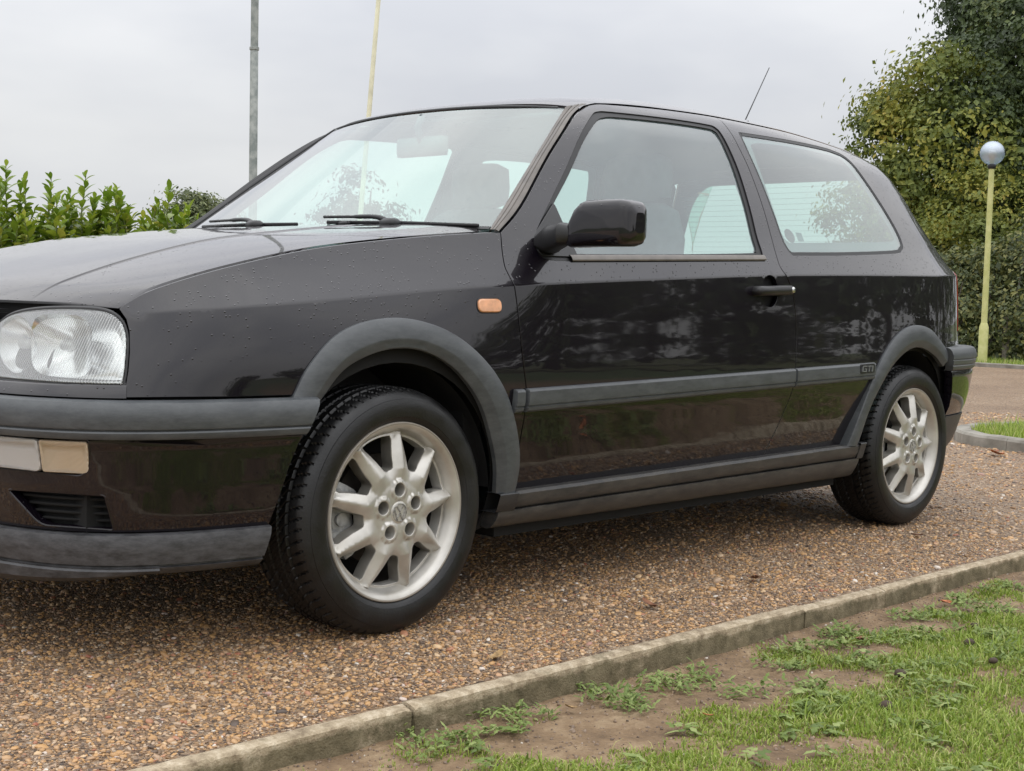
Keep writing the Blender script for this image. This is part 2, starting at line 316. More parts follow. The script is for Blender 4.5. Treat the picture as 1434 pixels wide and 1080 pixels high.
# ---------- plan curve of the body at bumper height ----------
PLAN=np.array([(-.848,0),(-.842,.2),(-.822,.4),(-.775,.58),(-.70,.695),(-.58,.770),(-.40,.812),(-.1,.834),(.3,.842),(1,.846),(1.8,.845),(2.4,.836),(2.8,.802),(3.01,.752),(3.117,.68),(3.17,.55),(3.19,.3),(3.195,0)])
def pchip(xs,ys):
    xs=np.asarray(xs,float);ys=np.asarray(ys,float);h=np.diff(xs);dl=np.diff(ys)/h;m=np.zeros(len(xs))
    for i in range(1,len(xs)-1):
        if dl[i-1]*dl[i]>0:
            w1=2*h[i]+h[i-1];w2=h[i]+2*h[i-1];m[i]=(w1+w2)/(w1/dl[i-1]+w2/dl[i])
    m[0]=dl[0];m[-1]=dl[-1]
    def f(x):
        x=np.asarray(x,float);i=np.clip(np.searchsorted(xs,x)-1,0,len(xs)-2);t=(x-xs[i])/h[i]
        y=(1+2*t)*(1-t)**2*ys[i]+t*(1-t)**2*h[i]*m[i]+t*t*(3-2*t)*ys[i+1]+t*t*(t-1)*h[i]*m[i+1]
        y=np.where(t<0,ys[0]+m[0]*(x-xs[0]),y);y=np.where(t>1,ys[-1]+m[-1]*(x-xs[-1]),y);return y
    return f
def spline(xs,Y):  # natural cubic, vector valued
    xs=np.asarray(xs,float);Y=np.asarray(Y,float);n=len(xs);h=np.diff(xs)
    A=np.zeros((n,n));B=np.zeros((n,)+Y.shape[1:]);A[0,0]=A[-1,-1]=1
    for i in range(1,n-1):
        A[i,i-1]=h[i-1];A[i,i]=2*(h[i-1]+h[i]);A[i,i+1]=h[i];B[i]=6*((Y[i+1]-Y[i])/h[i]-(Y[i]-Y[i-1])/h[i-1])
    M=np.linalg.solve(A,B)
    def f(x):
        x=np.asarray(x,float);i=np.clip(np.searchsorted(xs,x)-1,0,n-2);a=xs[i+1]-x;b=x-xs[i];H=h[i]
        if Y.ndim>1:a=a[...,None];b=b[...,None];H=H[...,None]
        return M[i]*a**3/(6*H)+M[i+1]*b**3/(6*H)+(Y[i]/H-M[i]*H/6)*a+(Y[i+1]/H-M[i+1]*H/6)*b
    return f
_c=np.r_[0,np.cumsum(np.linalg.norm(np.diff(PLAN,axis=0),axis=1))]
_f=spline(_c,PLAN);_t=np.linspace(0,_c[-1],4001);_p=_f(_t)
_s=np.r_[0,np.cumsum(np.linalg.norm(np.diff(_p,axis=0),axis=1))]
_s0=np.interp(0,_p[400:,0],_s[400:]);_s=_s-_s0          # s=0 over the front axle
SMIN,SMAX=_s[0],_s[-1]
def plan(s):
    x=np.interp(s,_s,_p[:,0]);y=np.interp(s,_s,_p[:,1]);e=.004
    tx=np.interp(s+e,_s,_p[:,0])-np.interp(s-e,_s,_p[:,0]);ty=np.interp(s+e,_s,_p[:,1])-np.interp(s-e,_s,_p[:,1])
    L=np.hypot(tx,ty)+1e-9
    return x,y,ty/L,-tx/L    # inward normal
def sofx(x): return float(np.interp(x,_p[400:,0],_s[400:]))
zc=pchip([-.7,-.3,.3,1.0,1.6,2.6,3.2],[.735,.765,.815,.852,.878,.903,.915])   # shoulder crease
zr=pchip([.6,.9,1.05,1.3,1.6,1.9,2.3,2.6,2.8,3.0],[1.29,1.352,1.374,1.388,1.395,1.392,1.372,1.345,1.31,1.26])
def sm(a,b,x):
    t=np.clip((x-a)/(b-a),0,1);return t*t*(3-2*t)
_lo=pchip([0,.15,.22,.32,.45,.57,.70],[.16,.090,.061,.031,.0115,0,.003])
_gh=pchip([0,.075,.12,.20,.30,.40,.45,.48,.505,.525],[.0,.040,.062,.097,.143,.193,.222,.246,.271,.302])   # above the crease
def doff(s,z):
    s=np.asarray(s,float);z=np.asarray(z,float)
    c=zc(s);u=z-c
    kq=.10+.95*(1-sm(-.1,.55,s)); _q=lambda zz:kq*np.maximum(zz-.60,0)**2
    side=np.where(u<0,_lo(np.minimum(z,.70))+_q(z),0)
    top=_lo(.70)+_q(c)
    # rescale greenhouse height so roof edge always lies at u=.525 scaled
    H=(zr(s)-.01)-c
    un=u/np.maximum(H,.1)*.525
    side=np.where(u>=0,top+_gh(un),side)
    # front face leans back
    fr=sm(-.35,-.95,s)
    front=.0+.50*np.maximum(z-.56,0)
    # rear
    rr=sm(2.60,3.38,s)
    body=.082*sm(.60,.66,z)
    _rg=pchip([0,.03,.08,.2,.4,.5],[0,.05,.11,.24,.39,.48])
    _rg=pchip([0,.03,.08,.2,.4,.5],[0,.030,.076,.195,.38,.475])
    rear=body+np.where(u<0,side+.03*np.maximum(z-.65,0),top+.03*np.maximum(c-.65,0)+_rg(np.maximum(u,0)))
    return side*(1-fr)*(1-rr)+front*fr+rear*rr
_tk=pchip([.2,.28,.32,.38,.45,.52,.57,.7],[.030,.0255,.0245,.0205,.012,.002,0,0])
def Sp(s,z,off=0.):   # door skins tuck under more than the trim line
    z=np.asarray(z,float); return S(s,z,off-np.where(z<.57,_tk(np.minimum(z,.57)),0))
def S(s,z,off=0.):
    s=np.asarray(s,float);m=np.where((s<SMIN)|(s>SMAX),-1.,1.)
    s=np.where(s<SMIN,2*SMIN-s,s);s=np.where(s>SMAX,2*SMAX-s,s)
    x,y,nx,ny=plan(s);d=doff(s,z)-off
    return np.stack([x+nx*d,-m*(y+ny*d),z+0*x],-1)
# ================================================================== THE CAR
car=empty('parked_car',(1.2,0,0))
tag(car,'black three-door hatchback with silver nine-spoke wheels parked on brown gravel','car')
CL=(-1.2,0,0)
def part(name,vfn,mat,parent=None,sharp=None,smooth=True,label=None):
    n=vfn[2] if len(vfn)>2 else None
    o=link(name,mk(name,vfn[0],vfn[1],mat,smooth=smooth,normals=n,sharp=sharp),parent or car,CL if parent is None else None)
    if label: o['label']=label
    return o
def SB(s,z,off):
    s=np.asarray(s,float);m=np.where((s<SMIN)|(s>SMAX),-1.,1.)
    s=np.where(s<SMIN,2*SMIN-s,s);s=np.where(s>SMAX,2*SMAX-s,s)
    x,y,nx,ny=plan(s); return np.stack([x-nx*off,-m*(y-ny*off),z+0*x],-1)
def mir(vf): return (np.asarray(vf[0])*[1,-1,1],[t[::-1] for t in vf[1]])+((np.asarray(vf[2])*[1,-1,1],) if len(vf)>2 else ())
def both(name,vf,mat,parent=None,sharp=None):
    a=part(name,vf,mat,parent,sharp); b=part(name,mir(vf),mat,parent,sharp); return a,b
def arcpts(cx,cz,r,a0,a1,n=24): return [(cx+r*math.cos(math.radians(a0+(a1-a0)*i/n)),cz+r*math.sin(math.radians(a0+(a1-a0)*i/n))) for i in range(n+1)]
G=.0023   # half of a panel gap incl. the rolled edge
roof_edge=lambda s: zr(s)-.010
crease_pts=np.concatenate([np.stack([xx,zc(xx)+d],1) for d in(-.004,0,.004) for xx in [np.arange(-.62,2.95,.018)]])
seam_top=[(.391,.952),(.491,1.022),(.676,1.179),(.833,1.294),(.925,1.338),(.985,1.3545),(1.059,float(roof_edge(1.059))-.004),(1.293,float(roof_edge(1.293))-.004),(1.50,float(roof_edge(1.5))-.004),(1.583,float(roof_edge(1.583))-.004)]
seam_rear=[(1.583,float(roof_edge(1.583))-.004),(1.580,1.30),(1.588,1.213),(1.586,1.10),(1.575,1.002),(1.560,.933),(1.556,.898),(1.580,.862),(1.606,.824),(1.622,.75),(1.627,.669),(1.622,.535),(1.596,.423),(1.548,.312)]
seam_front=[(.391,.952),(.363,.875),(.360,.845),(.367,.783),(.383,.642),(.402,.535),(.412,.389),(.410,.288)]
seam_front=catmull(seam_front,5); seam_rear=catmull(seam_rear,5); seam_top=catmull(seam_top,5)
arch_o=catmull([(-.314,.563),(-.275,.628),(-.200,.694),(-.101,.729),(.025,.734),(.158,.696),(.278,.609),(.354,.501),(.395,.391),(.398,.298)],6)
arch_i=catmull([(-.241,.555),(-.181,.619),(-.102,.654),(-.019,.667),(.068,.657),(.159,.612),(.246,.523),(.311,.396),(.333,.302)],6)
rarch_o=catmull([(2.005,.318),(2.054,.437),(2.122,.568),(2.244,.676),(2.379,.722),(2.527,.712),(2.640,.662),(2.700,.628)],6)
rarch_i=catmull([(2.080,.316),(2.124,.446),(2.223,.566),(2.353,.633),(2.468,.644),(2.590,.612),(2.665,.572)],6)
hood_seam=catmull([(-.697,.747),(-.671,.762),(-.610,.788),(-.462,.829),(-.278,.870),(-.116,.898),(.143,.930),(.380,.953)],6)
def mid(A,B,n=40,t=.4): a=resample(A,n); b=resample(B,n); return a*(1-t)+b*t
# --- front wing
wing=np.concatenate([[(-.697,.747),(-.676,.725),(-.668,.70),(-.6665,.66),(-.669,.622),(-.677,.569)],[(-.45,.569),(-.31,.569)],mid(arch_o,arch_i),[(.37,.292),(.409,.288)],seam_front[::-1][1:],hood_seam[::-1][1:-1]])
both('front_wing',panel(Sp,inset(wing,G),res=.02,extra=crease_pts),PAINT)
# --- door
glass_hole=[(.52,.886),(.490,.902),(.497,.945),(.60,1.042),(.703,1.134),(.823,1.245),(.915,1.310),(.960,1.329),(1.03,1.334),(1.277,1.343),(1.46,1.345),(1.512,1.338),(1.523,1.30),(1.527,1.20),(1.513,1.08),(1.497,.99),(1.492,.945),(1.478,.926),(1.44,.920),(1.0,.901),(.62,.886)]
GH=catmull(glass_hole,4,closed=True)
door=np.concatenate([seam_front[::-1],seam_top[1:],seam_rear[1:],[(1.0,.288)]])
dh=(1.478,.826)
recess=[(dh[0]+.046*math.cos(a)*1.0,dh[1]+.050*math.sin(a)) for a in np.linspace(0,2*math.pi,24,endpoint=False)]
V=panel(Sp,inset(door,G),holes=[GH,recess],res=.02,extra=crease_pts)
dn,df_=both('door',V,PAINT)
dn['label']='passenger door nearest the camera'
# window seal and glass
glassp=catmull([(.56,.902),(.508,.912),(.515,.945),(.61,1.032),(.713,1.120),(.833,1.230),(.922,1.293),(.972,1.312),(1.04,1.319),(1.277,1.329),(1.455,1.331),(1.497,1.325),(1.506,1.30),(1.508,1.20),(1.495,1.08),(1.478,.99),(1.473,.956),(1.462,.944),(1.43,.938),(1.0,.918),(.66,.906)],4,closed=True)
Sd=lambda s,z,o: S(s,z,o-.005)
both('window_seal',panel(Sd,inset(GH,.001),holes=[glassp],res=.03,thick=.01),RUBBER,None)
Sg=lambda s,z,o: S(s,z,o-.010)
gn=panel(Sg,inset(glassp,-.004),res=.05,thick=.003,r=.0005)
part('window_glass',gn,GLASS_S); part('window_glass',mir(gn),GLASS_F)
# faded strip along the foot of the door window
st=[];ss=np.linspace(.60,1.488,40)
for s in ss:
    zb=.8865+(s-.6)*.0375; st.append([S(s,zb+dz,o) for dz,o in((0,-.004),(0,.004),(.004,.007),(.012,.0065),(.0165,.003),(.0165,-.008))])
both('waist_strip',grid(st),BROWNTRIM,None,40)
# black door-frame edge line (outer rubber) drawn as a thin bead along the top of the hole
# --- rear side panel
qglass=catmull([(1.626,1.322),(1.634,1.331),(1.66,1.335),(1.918,1.339),(2.150,1.338),(2.255,1.332),(2.325,1.313),(2.372,1.237),(2.424,1.125),(2.447,1.047),(2.440,1.005),(2.412,.988),(2.35,.975),(2.0,.955),(1.70,.943),(1.655,.944),(1.633,.976),(1.630,1.057),(1.628,1.163),(1.622,1.275)],4,closed=True)
def quarter_poly():
    top=[(s,float(roof_edge(s))-.004) for s in np.linspace(1.583,2.74,26)]
    rear=[(2.80,1.27),(2.835,1.20),(2.87,1.12),(2.905,1.04),(2.93,.985),(2.925,.94),(2.90,.915),(2.93,.88),(2.955,.82),(2.96,.70),(2.955,.645)]
    return np.concatenate([top,rear,[(2.73,.640),(2.70,.634)],mid(rarch_o,rarch_i,t=.35)[::-1],[(1.9,.300),(1.548,.292)],seam_rear[::-1][:-1]])
Q=quarter_poly()
both('rear_side_panel',panel(Sp,inset(Q,G),holes=[inset(qglass,-.002)],res=.02,extra=crease_pts),PAINT)
Sq=lambda s,z,o: S(s,z,o-.0015)
both('quarter_window_seal',panel(Sq,inset(qglass,-.001),holes=[inset(qglass,.009)],res=.03,thick=.01),RUBBER)
Sq2=lambda s,z,o: S(s,z,o-.0035)
qg=panel(Sq2,inset(qglass,.008),res=.05,thick=.003,r=.0005)
part('quarter_window_glass',qg,GLASS_S); part('quarter_window_glass',mir(qg),GLASS_F)
# black printed border behind the quarter glass
Sq3=lambda s,z,o: S(s,z,o-.009)
bord=catmull([(1.70,1.305),(1.93,1.316),(2.22,1.312),(2.29,1.296),(2.345,1.20),(2.395,1.09),(2.412,1.035),(2.40,1.022),(2.30,1.012),(1.75,.985),(1.675,.985),(1.655,1.01),(1.655,1.06),(1.66,1.16),(1.67,1.27)],4,closed=True)
both('window_border',panel(Sq3,inset(qglass,.004),holes=[bord],res=.05,thick=.001,r=.0003),pmat('window_border_print',(.10,.115,.12),.4))
# two stickers inside the quarter glass
Sq4=lambda s,z,o: S(s,z,o-.0105)
part('round_sticker',panel(Sq4,[(1.700+.026*math.cos(a),1.005+.022*math.sin(a)) for a in np.linspace(0,6.283,20,endpoint=False)],res=.05,thick=.001,r=.0002),pmat('sticker_ink',(.07,.055,.06),.5))
part('square_sticker',panel(Sq4,[(1.742,.990),(1.775,.990),(1.775,1.018),(1.742,1.018)],res=.05,thick=.001,r=.0002),pmat('sticker_grey',(.16,.18,.19),.5))
# --- roof
def roofgrid(nx=70,ny=49):
    P=np.zeros((nx,ny,3));W=np.linspace(-1,1,ny); W=np.sign(W)*(1-(1-np.abs(W))**1.6)
    for i in range(nx):
        t=i/(nx-1); s=.900+(2.74-.900)*t**1.15; zed=float(roof_edge(s)) if s>1.059 else float(np.interp(s,[.90,.925,.985,1.059],[1.331,1.342,1.3575,float(roof_edge(1.059))])); ed=S(s,zed+.0005,0); xe,ye,ze=ed[0],-ed[1],ed[2]
        cr=.018+.020*sm(0,.30,t); fx=-.088*(1-sm(0,.30,t))+.10*sm(.7,1,t)
        for j,w_ in enumerate(W):
            a=abs(w_); n=7
            z=ze+cr*(1-a**n)+.006*(1-a*a)
            if t>.93: z-=.02*((t-.93)/.07)**2*(1-a**4)
            P[i,j]=(xe+fx*(1-a**2.2),ye*w_,z)
    return P
RG=roofgrid()
RG2=np.concatenate([RG[:1]-[[[-.004,0,.018]]],RG[:1]-[[[0,0,.004]]],RG]); rv,rf=grid(RG2,flip=True)
roof=part('roof',(rv,rf),PAINT,sharp=60)
# lining under the roof
part('headlining',grid(RG*[1,.97,1]-[0,0,.032]),pmat('grey_headlining',(.045,.048,.05),.95),sharp=60)
# antenna
ax,az=2.452,float(zr(2.452))+.030
part('aerial',join([tube([(ax,0,az-.01),(ax+.004,0,az+.012),(ax+.012,0,az+.03)],[.012,.010,.005],10),tube([(ax+.012,0,az+.02),(ax+.235,0,az+.345)],[.0028,.0018],6)]),BLACK)
# --- A-pillar trim, windscreen, cowl
GE=np.array([(.396,-.700,.9575),(.472,-.672,1.018),(.60,-.625,1.121),(.72,-.580,1.215),(.82,-.541,1.293),(.872,-.522,1.3335)])
GEc=resample(GE,26)
ap=[q for q in seam_top if q[0]<.962]; ap=resample(np.array(ap),26)
trim=[]
for i in range(26):
    a=S(ap[i][0]-.0035,ap[i][1]+.002,-.004); a0=S(ap[i][0]-.0035,ap[i][1]+.002,-.02); g=GEc[i]; d=g-a; up=np.array([-.25,-.28,.35])*.016
    row=[a0,a]+[a+d*t+up*k for t,k in((.10,.35),(.30,.62),(.36,.30),(.42,.62),(.62,.55),(.66,.2),(.72,.5),(.93,.42),(1.0,.0))]+[g-np.array([0,0,.012])]; trim.append(row)
part('pillar_trim',grid(np.array(trim)),BROWNTRIM,None,35); part('pillar_trim',mir(grid(np.array(trim))),RUBBER,None,35)  # same trim on both sides; the far side's shade is put into a black material
def screen(u,v):   # u -1..1 near..far, v 0 base..1 top
    g=np.stack([np.interp(v*25,range(26),GEc[:,k]) for k in range(3)],-1); k=1-np.abs(u)**2.3
    x=g[...,0]-k*(.125*(1-v)+.060*v); y=g[...,1]*-u; z=g[...,2]+k*(.004*(1-v)+.022*v); return np.stack([x,-g[...,1]*u,z],-1)
def scr(a,b,o):
    a=np.asarray(a,float);b=np.asarray(b,float); e=1e-3
    P=screen(-a,b)
    n=np.cross(screen(-a-e,b)-screen(-a+e,b),screen(-a,b+e)-screen(-a,b-e)); n/=np.linalg.norm(n,axis=-1)[...,None]; return P+n*(o-.002)
sq=lambda d: [(-1+d,.0+d),(1-d,.0+d),(1-d,1-d),(-1+d,1-d)]
wv=panel(scr,roundpoly([(-1,.0),(1,.0),(1,1),(-1,1)],.03),res=.05,thick=.004,r=.001)
part('windscreen',wv,GLASS_W)
us=np.linspace(-1,1,49); 
[part('windscreen_seal',q_,RUBBER,None,40) for q_ in (grid([[scr(u,v,o) for v,o in((1-.010,.001),(1-.006,.0035),(1.008,.0035),(1.016,.0),(1.02,-.015))] for u in us],flip=False),grid([[scr(u,v,o) for v,o in((-.06,-.012),(-.02,.003),(.0,.006),(.018,.006),(.024,.0))] for u in us]))]
# scuttle panel under the screen
sctt=[]
for u in us:
    a=scr(u,-.03,0.0); f=np.array([a[0]-.075,a[1]*1.02,a[2]-.020]); sctt.append([a,a*[1,1,1]-[.02,0,.016],f-[0,0,.012],f-[.02,0,.02]])
part('scuttle_panel',grid(sctt),BLACK,None,40)
# --- bonnet
HS=resample(hood_seam,60)
def hood(t,w_):   # t 0 front .. 1 rear, w -1..1
    t=np.asarray(t,float);w_=np.asarray(w_,float); q=np.clip(t,-.01,1.01)*59
    s=np.interp(q,range(60),HS[:,0]); z=np.interp(q,range(60),HS[:,1]); e=S(s,z,0); a=np.clip(np.abs(w_),0,1.02)
    sf=SMIN+(HS[0,0]-SMIN)*a**.93; F=S(sf,.747+0*sf,0); F1=S(HS[0,0],.747,0)
    x=e[...,0]+(1-t)**1.6*(F[...,0]-F1[0])-t**2*.030*(1-a**2)-(.0 )*t
    # rear edge bows forward with the screen
    x=x-t**6*.045*(1-a**2.3)
    y=-e[...,1]*w_
    c=.004+.020*sm(0,.5,t)
    yl=.64-.16*t; ramp_=.0032*sm(0,.12,t)*(1-sm(.82,.98,t)); k=np.clip((yl+.0-a)/.010,0,1)
    zz=e[...,2]+c*(1-a**5)*sm(-.02,.10,t)+ramp_*(k*k*(3-2*k))-.0*t
    return np.stack([x,y,zz],-1)
def hoodf(a,b,o):
    e=2e-3; P=hood(a,b); n=np.cross(hood(a+e,b)-hood(a-e,b),hood(a,b+e)-hood(a,b-e)); n/=np.linalg.norm(n,axis=-1)[...,None]; 
    n=np.where(n[...,2:3]<0,-n,n); return P+n*o
# custom: lay out in (t*1.1, w*.75) metric so the gap is even
hm=lambda a,b,o: hoodf(np.asarray(a)/1.1,np.asarray(b)/.78,o)
ex=np.concatenate([np.stack([tt*1.1,sg*(.64-.16*tt-d)*.78],1) for d in(-.003,0.,.0025,.005,.0075,.010,.013) for sg in(1,-1) for tt in[np.linspace(.02,.97,110)]])
hv=panel(hm,inset([(0,-.78),(1.1,-.78),(1.1,.78),(0,.78)],.0008),res=.03,extra=ex,thick=.012)
part('bonnet',hv,PAINT)
# washer jets
for yy in(-.27,.33):
    P=hoodf(np.array(.955),np.array(yy/.75),0.)
    o=part('washer_jet',join([box(P[0]-.008,P[0]+.014,P[1]-.016,P[1]+.016,P[2]-.004,P[2]+.009,.004)]),BLACK)
# --- tailgate, rear glass, spoiler, tail lamps
tg=np.array([(2.92,.645),(2.935,.82),(2.935,.93),(2.935,.99),(2.875,1.12),(2.805,1.27),(2.765,1.315)])
tg=np.array([(2.965,.645),(2.965,.70),(2.96,.82),(2.937,.88),(2.908,.915),(2.932,.94),(2.937,.985),(2.912,1.04),(2.877,1.12),(2.842,1.20),(2.807,1.27),(2.75,1.327)])
E2=2*SMAX; tgo=np.concatenate([tg,[(SMAX,1.335)],[(E2-a,b) for a,b in tg[::-1]]])
lampo=[(2.969,.70),(2.966,.82),(2.942,.882),(2.918,.913),(2.955,.925),(3.02,.925),(3.20,.915),(3.32,.90),(3.32,.70),(3.1,.695)]
rg=roundpoly([(3.03,.955),(2.94,1.20),(2.93,1.285),(E2-2.93,1.285),(E2-2.94,1.20),(E2-3.03,.955)],.06)
lampm=[(E2-a,b) for a,b in lampo]
part('tailgate',panel(S,inset(tgo,G),holes=[rg,inset(lampo,-.004),inset(lampm,-.004)],res=.035),PAINT)
rw=part('rear_window',panel(Sq2,inset(rg,-.006),res=.06,thick=.003,r=.0005),GLASS_F)
o=part('heating_lines',join([grid([[S(s,z+dz,-.012) for dz in(0,.0009)] for s in np.linspace(3.06,E2-3.06,24)]) for z in np.arange(.985,1.28,.021)]),pmat('heating_element',(.16,.13,.10),.6),rw); o['kind']='stuff'
lens=panel(lambda s,z,o:S(s,z,o+.004),inset(lampo,.0),res=.04,thick=.02,r=.003)
both('tail_lamp',lens,REDL)
# --- number-plate-less lower rear and bumpers
def bumper(prof,ss,shift=lambda s,k:0.,mirrorjoin=True,edge=None):
    rows=[]
    for s in ss: rows.append([SB(edge(s,z) if edge else s,z,o-(tk if False else 0)) for z,o in prof(s)])
    return rows
# front bumper: rear ends follow the wheel opening
EDF=lambda z: np.interp(z,[.215,.29,.35,.42,.48,.56],[-.370,-.352,-.336,-.318,-.296,-.259])
def wrapF(s,z):   # squeeze s so that the last column sits on the wheel-opening line
    e=float(EDF(z)); return SMIN+(s-SMIN)*(e-SMIN)/(-.259-SMIN)
sF=np.concatenate([np.linspace(SMIN,-1.0,16)[:-1],np.linspace(-1.0,-.259,60)])
sFull=np.concatenate([[2*SMIN-s for s in sF[::-1]][:-1],sF])
def wF(s,z):
    if s<SMIN: return 2*SMIN-wrapF(2*SMIN-s,z)
    return wrapF(s,z)
def band(prof,ends=.03):
    rows=[]
    for s in sFull: rows.append([SB(wF(s,z),z,o) for z,o in prof])
    # returned ends into the wheel opening
    pre=[[SB(wF(sFull[0],z)-.0,z,o-ends) for z,o in prof]]; post=[[SB(wF(sFull[-1],z),z,o-ends) for z,o in prof]]
    return np.array(pre+rows+post)
bumper_up=band([(.552,-.04),(.562,-.03),(.5655,-.004),(.5650,.016),(.5615,.026),(.552,.0325),(.538,.0355),(.5115,.0350),(.5085,.0335),(.5072,.0290),(.5050,.0285),(.5040,.0330),(.5010,.0345),(.4935,.0325),(.4885,.0290),(.4868,.0220),(.4868,-.01)])
part('front_bumper',grid(bumper_up),TRIM,None,28)
def SF(s,z,o):   # painted lower bumper face
    a=np.abs(np.where(np.asarray(s)<SMIN,2*SMIN-np.asarray(s),s)); zz=np.asarray(z,float)
    base=np.interp(zz,[.20,.25,.29,.33,.38,.43,.462,.468,.474,.482,.49],[-.050,-.036,-.022,-.010,.000,.007,.012,.0125,.018,.019,.019])
    return SB(s,z,o+base)
zz=np.linspace(.285,.4845,12)
ol=[(float(EDF(z))-.002,z) for z in zz]+[(2*SMIN-float(EDF(z))+.002,z) for z in zz[::-1]]
fogo=roundpoly([(-1.035,.412),(-1.035,.4845),(-.7385,.4845),(-.7385,.442),(-.752,.412)],[.001,.001,.004,.02,.02])
vento=roundpoly([(-.862,.304),(-.935,.372),(-.712,.372),(-.696,.300)],[.02,.01,.006,.006])
fogm=[(2*SMIN-a,b) for a,b in fogo]; ventm=[(2*SMIN-a,b) for a,b in vento]
centre=roundpoly([(SMIN-.46,.300),(SMIN-.40,.37),(SMIN+.40,.37),(SMIN+.46,.300)],.012)
exz=np.array([(s,z) for z in(.462,.468,.474,.478) for s in np.arange(2*SMIN+.33,-.32,.012)])
part('bumper_lower_skin',panel(SF,ol,holes=[fogo,fogm,vento,ventm,centre],res=.02,extra=exz,thick=.02,r=.002),PAINT)
part('bumper_backing',grid(band([(.486,-.012),(.47,-.015),(.40,-.045),(.30,-.055),(.24,-.065)])),MATT)
# raised lip round the vent
def rim_loop(pl,fn,hh=.005,wd=.006):
    pl=dedupe(np.asarray(pl)); a=inset(pl,-wd); b=inset(pl,0)
    if area(pl)<0: pl=pl[::-1]
    R=[[fn(a[i][0],a[i][1],-.001),fn(a[i][0],a[i][1],hh*.6),fn((a[i][0]+b[i][0])/2,(a[i][1]+b[i][1])/2,hh),fn(b[i][0],b[i][1],hh*.6),fn(b[i][0],b[i][1],-.03)] for i in range(len(a))]
    return grid(np.array(R),closeu=True,flip=True)
for q,mm in((vento,False),(fogo,False)):
    both('opening_lip',rim_loop(q,SF,.0006,.0025),PAINT)
# vent louvres
lv=[]
for k,z in enumerate((.315,.330,.345,.360)):
    s0=-.865-(z-.304)*1.0; lv.append(grid([[SF(s,z+dz,o) for dz,o in((-.0025,-.05),(-.0025,-.026),(.0025,-.026),(.0025,-.05))] for s in np.linspace(s0,-.70,14)]))
for q_ in lv: both('vent_slat',q_,MATT)
lv=[grid([[SF(s,z+dz,o) for dz,o in((-.003,-.045),(-.003,-.014),(.003,-.014),(.003,-.045))] for s in np.linspace(SMIN-.44,SMIN+.44,20)]) for z in(.315,.330,.345,.360)]
for q_ in lv: part('vent_slat',q_,BLACK)
# fog lamp and indicator
def lampunit(s0,s1,z0,z1,lensmat,name,skew=.0,back=CHROME):
    o=roundpoly([(s0,z0),(s0-skew,z1),(s1-skew,z1),(s1,z0)],[.004,.004,.006,.012]); fn=lambda s,z,q: SF(s,z,q+.001)
    a=part(name,panel(fn,o,res=.012,thick=.012,r=.002),lensmat); b=part(name,mir(panel(fn,o,res=.012,thick=.012,r=.002)),lensmat)
    fn2=lambda s,z,q: SF(s,z,q-.012)
    for m_,pp in((0,a),(1,b)):
        v=panel(fn2,inset(o,.004),res=.03,thick=.004,r=.001); part('reflector',mir(v) if m_ else v,back,pp)
def lensm(name,tint,fluted=260,fog=.22,axis='S',con=.26):
    m,N,L,o=nodes(name); tr=N.new('ShaderNodeBsdfTransparent'); tr.inputs[0].default_value=(*tint,1)
    df=N.new('ShaderNodeBsdfDiffuse'); df.inputs[0].default_value=(*[min(.9,c*.95) for c in tint],1); gl=N.new('ShaderNodeBsdfGlossy'); gl.inputs['Roughness'].default_value=.06
    m1=N.new('ShaderNodeMixShader'); m1.inputs[0].default_value=fog; L.new(tr.outputs[0],m1.inputs[1]); L.new(df.outputs[0],m1.inputs[2])
    tc=N.new('ShaderNodeTexCoord'); wv_=N.new('ShaderNodeTexWave'); wv_.wave_type='BANDS'; wv_.bands_direction='Y' if axis=='S' else 'Z'; wv_.inputs['Scale'].default_value=fluted; wv_.inputs['Distortion'].default_value=0
    L.new(tc.outputs['Object'],wv_.inputs[0]); b=N.new('ShaderNodeBump'); b.inputs['Strength'].default_value=.9; b.inputs['Distance'].default_value=.0015; L.new(wv_.outputs[0],b.inputs['Height'])
    L.new(b.outputs[0],gl.inputs['Normal']); L.new(b.outputs[0],df.inputs['Normal'])
    lw=N.new('ShaderNodeLayerWeight'); lw.inputs[0].default_value=.35; L.new(b.outputs[0],lw.inputs['Normal'])
    mr_=N.new('ShaderNodeMapRange'); mr_.inputs[3].default_value=.12; mr_.inputs[4].default_value=.8; L.new(lw.outputs['Fresnel'],mr_.inputs[0])
    # flute refraction painted in as whitening: brighter crest, darker groove
    mm=N.new('ShaderNodeMath'); mm.operation='MULTIPLY_ADD'; mm.inputs[1].default_value=con; mm.inputs[2].default_value=fog*.6; L.new(wv_.outputs[0],mm.inputs[0]); L.new(mm.outputs[0],m1.inputs[0])
    m2=N.new('ShaderNodeMixShader'); L.new(mr_.outputs[0],m2.inputs[0]); L.new(m1.outputs[0],m2.inputs[1]); L.new(gl.outputs[0],m2.inputs[2]); L.new(m2.outputs[0],o.inputs[0]); return m
LENS=lensm('fluted_clear_lens',(.93,.95,.93),fluted=62,fog=.10)
LENSF=lensm('ribbed_fog_lens',(.86,.84,.82),fluted=170,fog=1.3,axis='S',con=.02)
LENSA=lensm('ribbed_peach_lens',(.93,.74,.52),fluted=170,fog=1.1,axis='S',con=.02)
lampunit(-1.03,-.845,.418,.481,LENSF,'fog_lamp',back=pmat('lamp_back_grey',(.55,.54,.52),.4))
lampunit(-.838,-.742,.418,.481,LENSA,'indicator_lamp',back=pmat('lamp_back_amber',(.60,.36,.16),.4))
# lip spoiler
part('front_lip',grid(band([(.292,-.030),(.291,-.013),(.289,-.008),(.275,-.004),(.255,-.006),(.236,-.010),(.228,-.012),(.2265,-.020),(.223,-.020),(.221,-.014),(.214,-.020),(.205,-.034),(.200,-.06),(.205,-.10)])),LIPM,None,35)
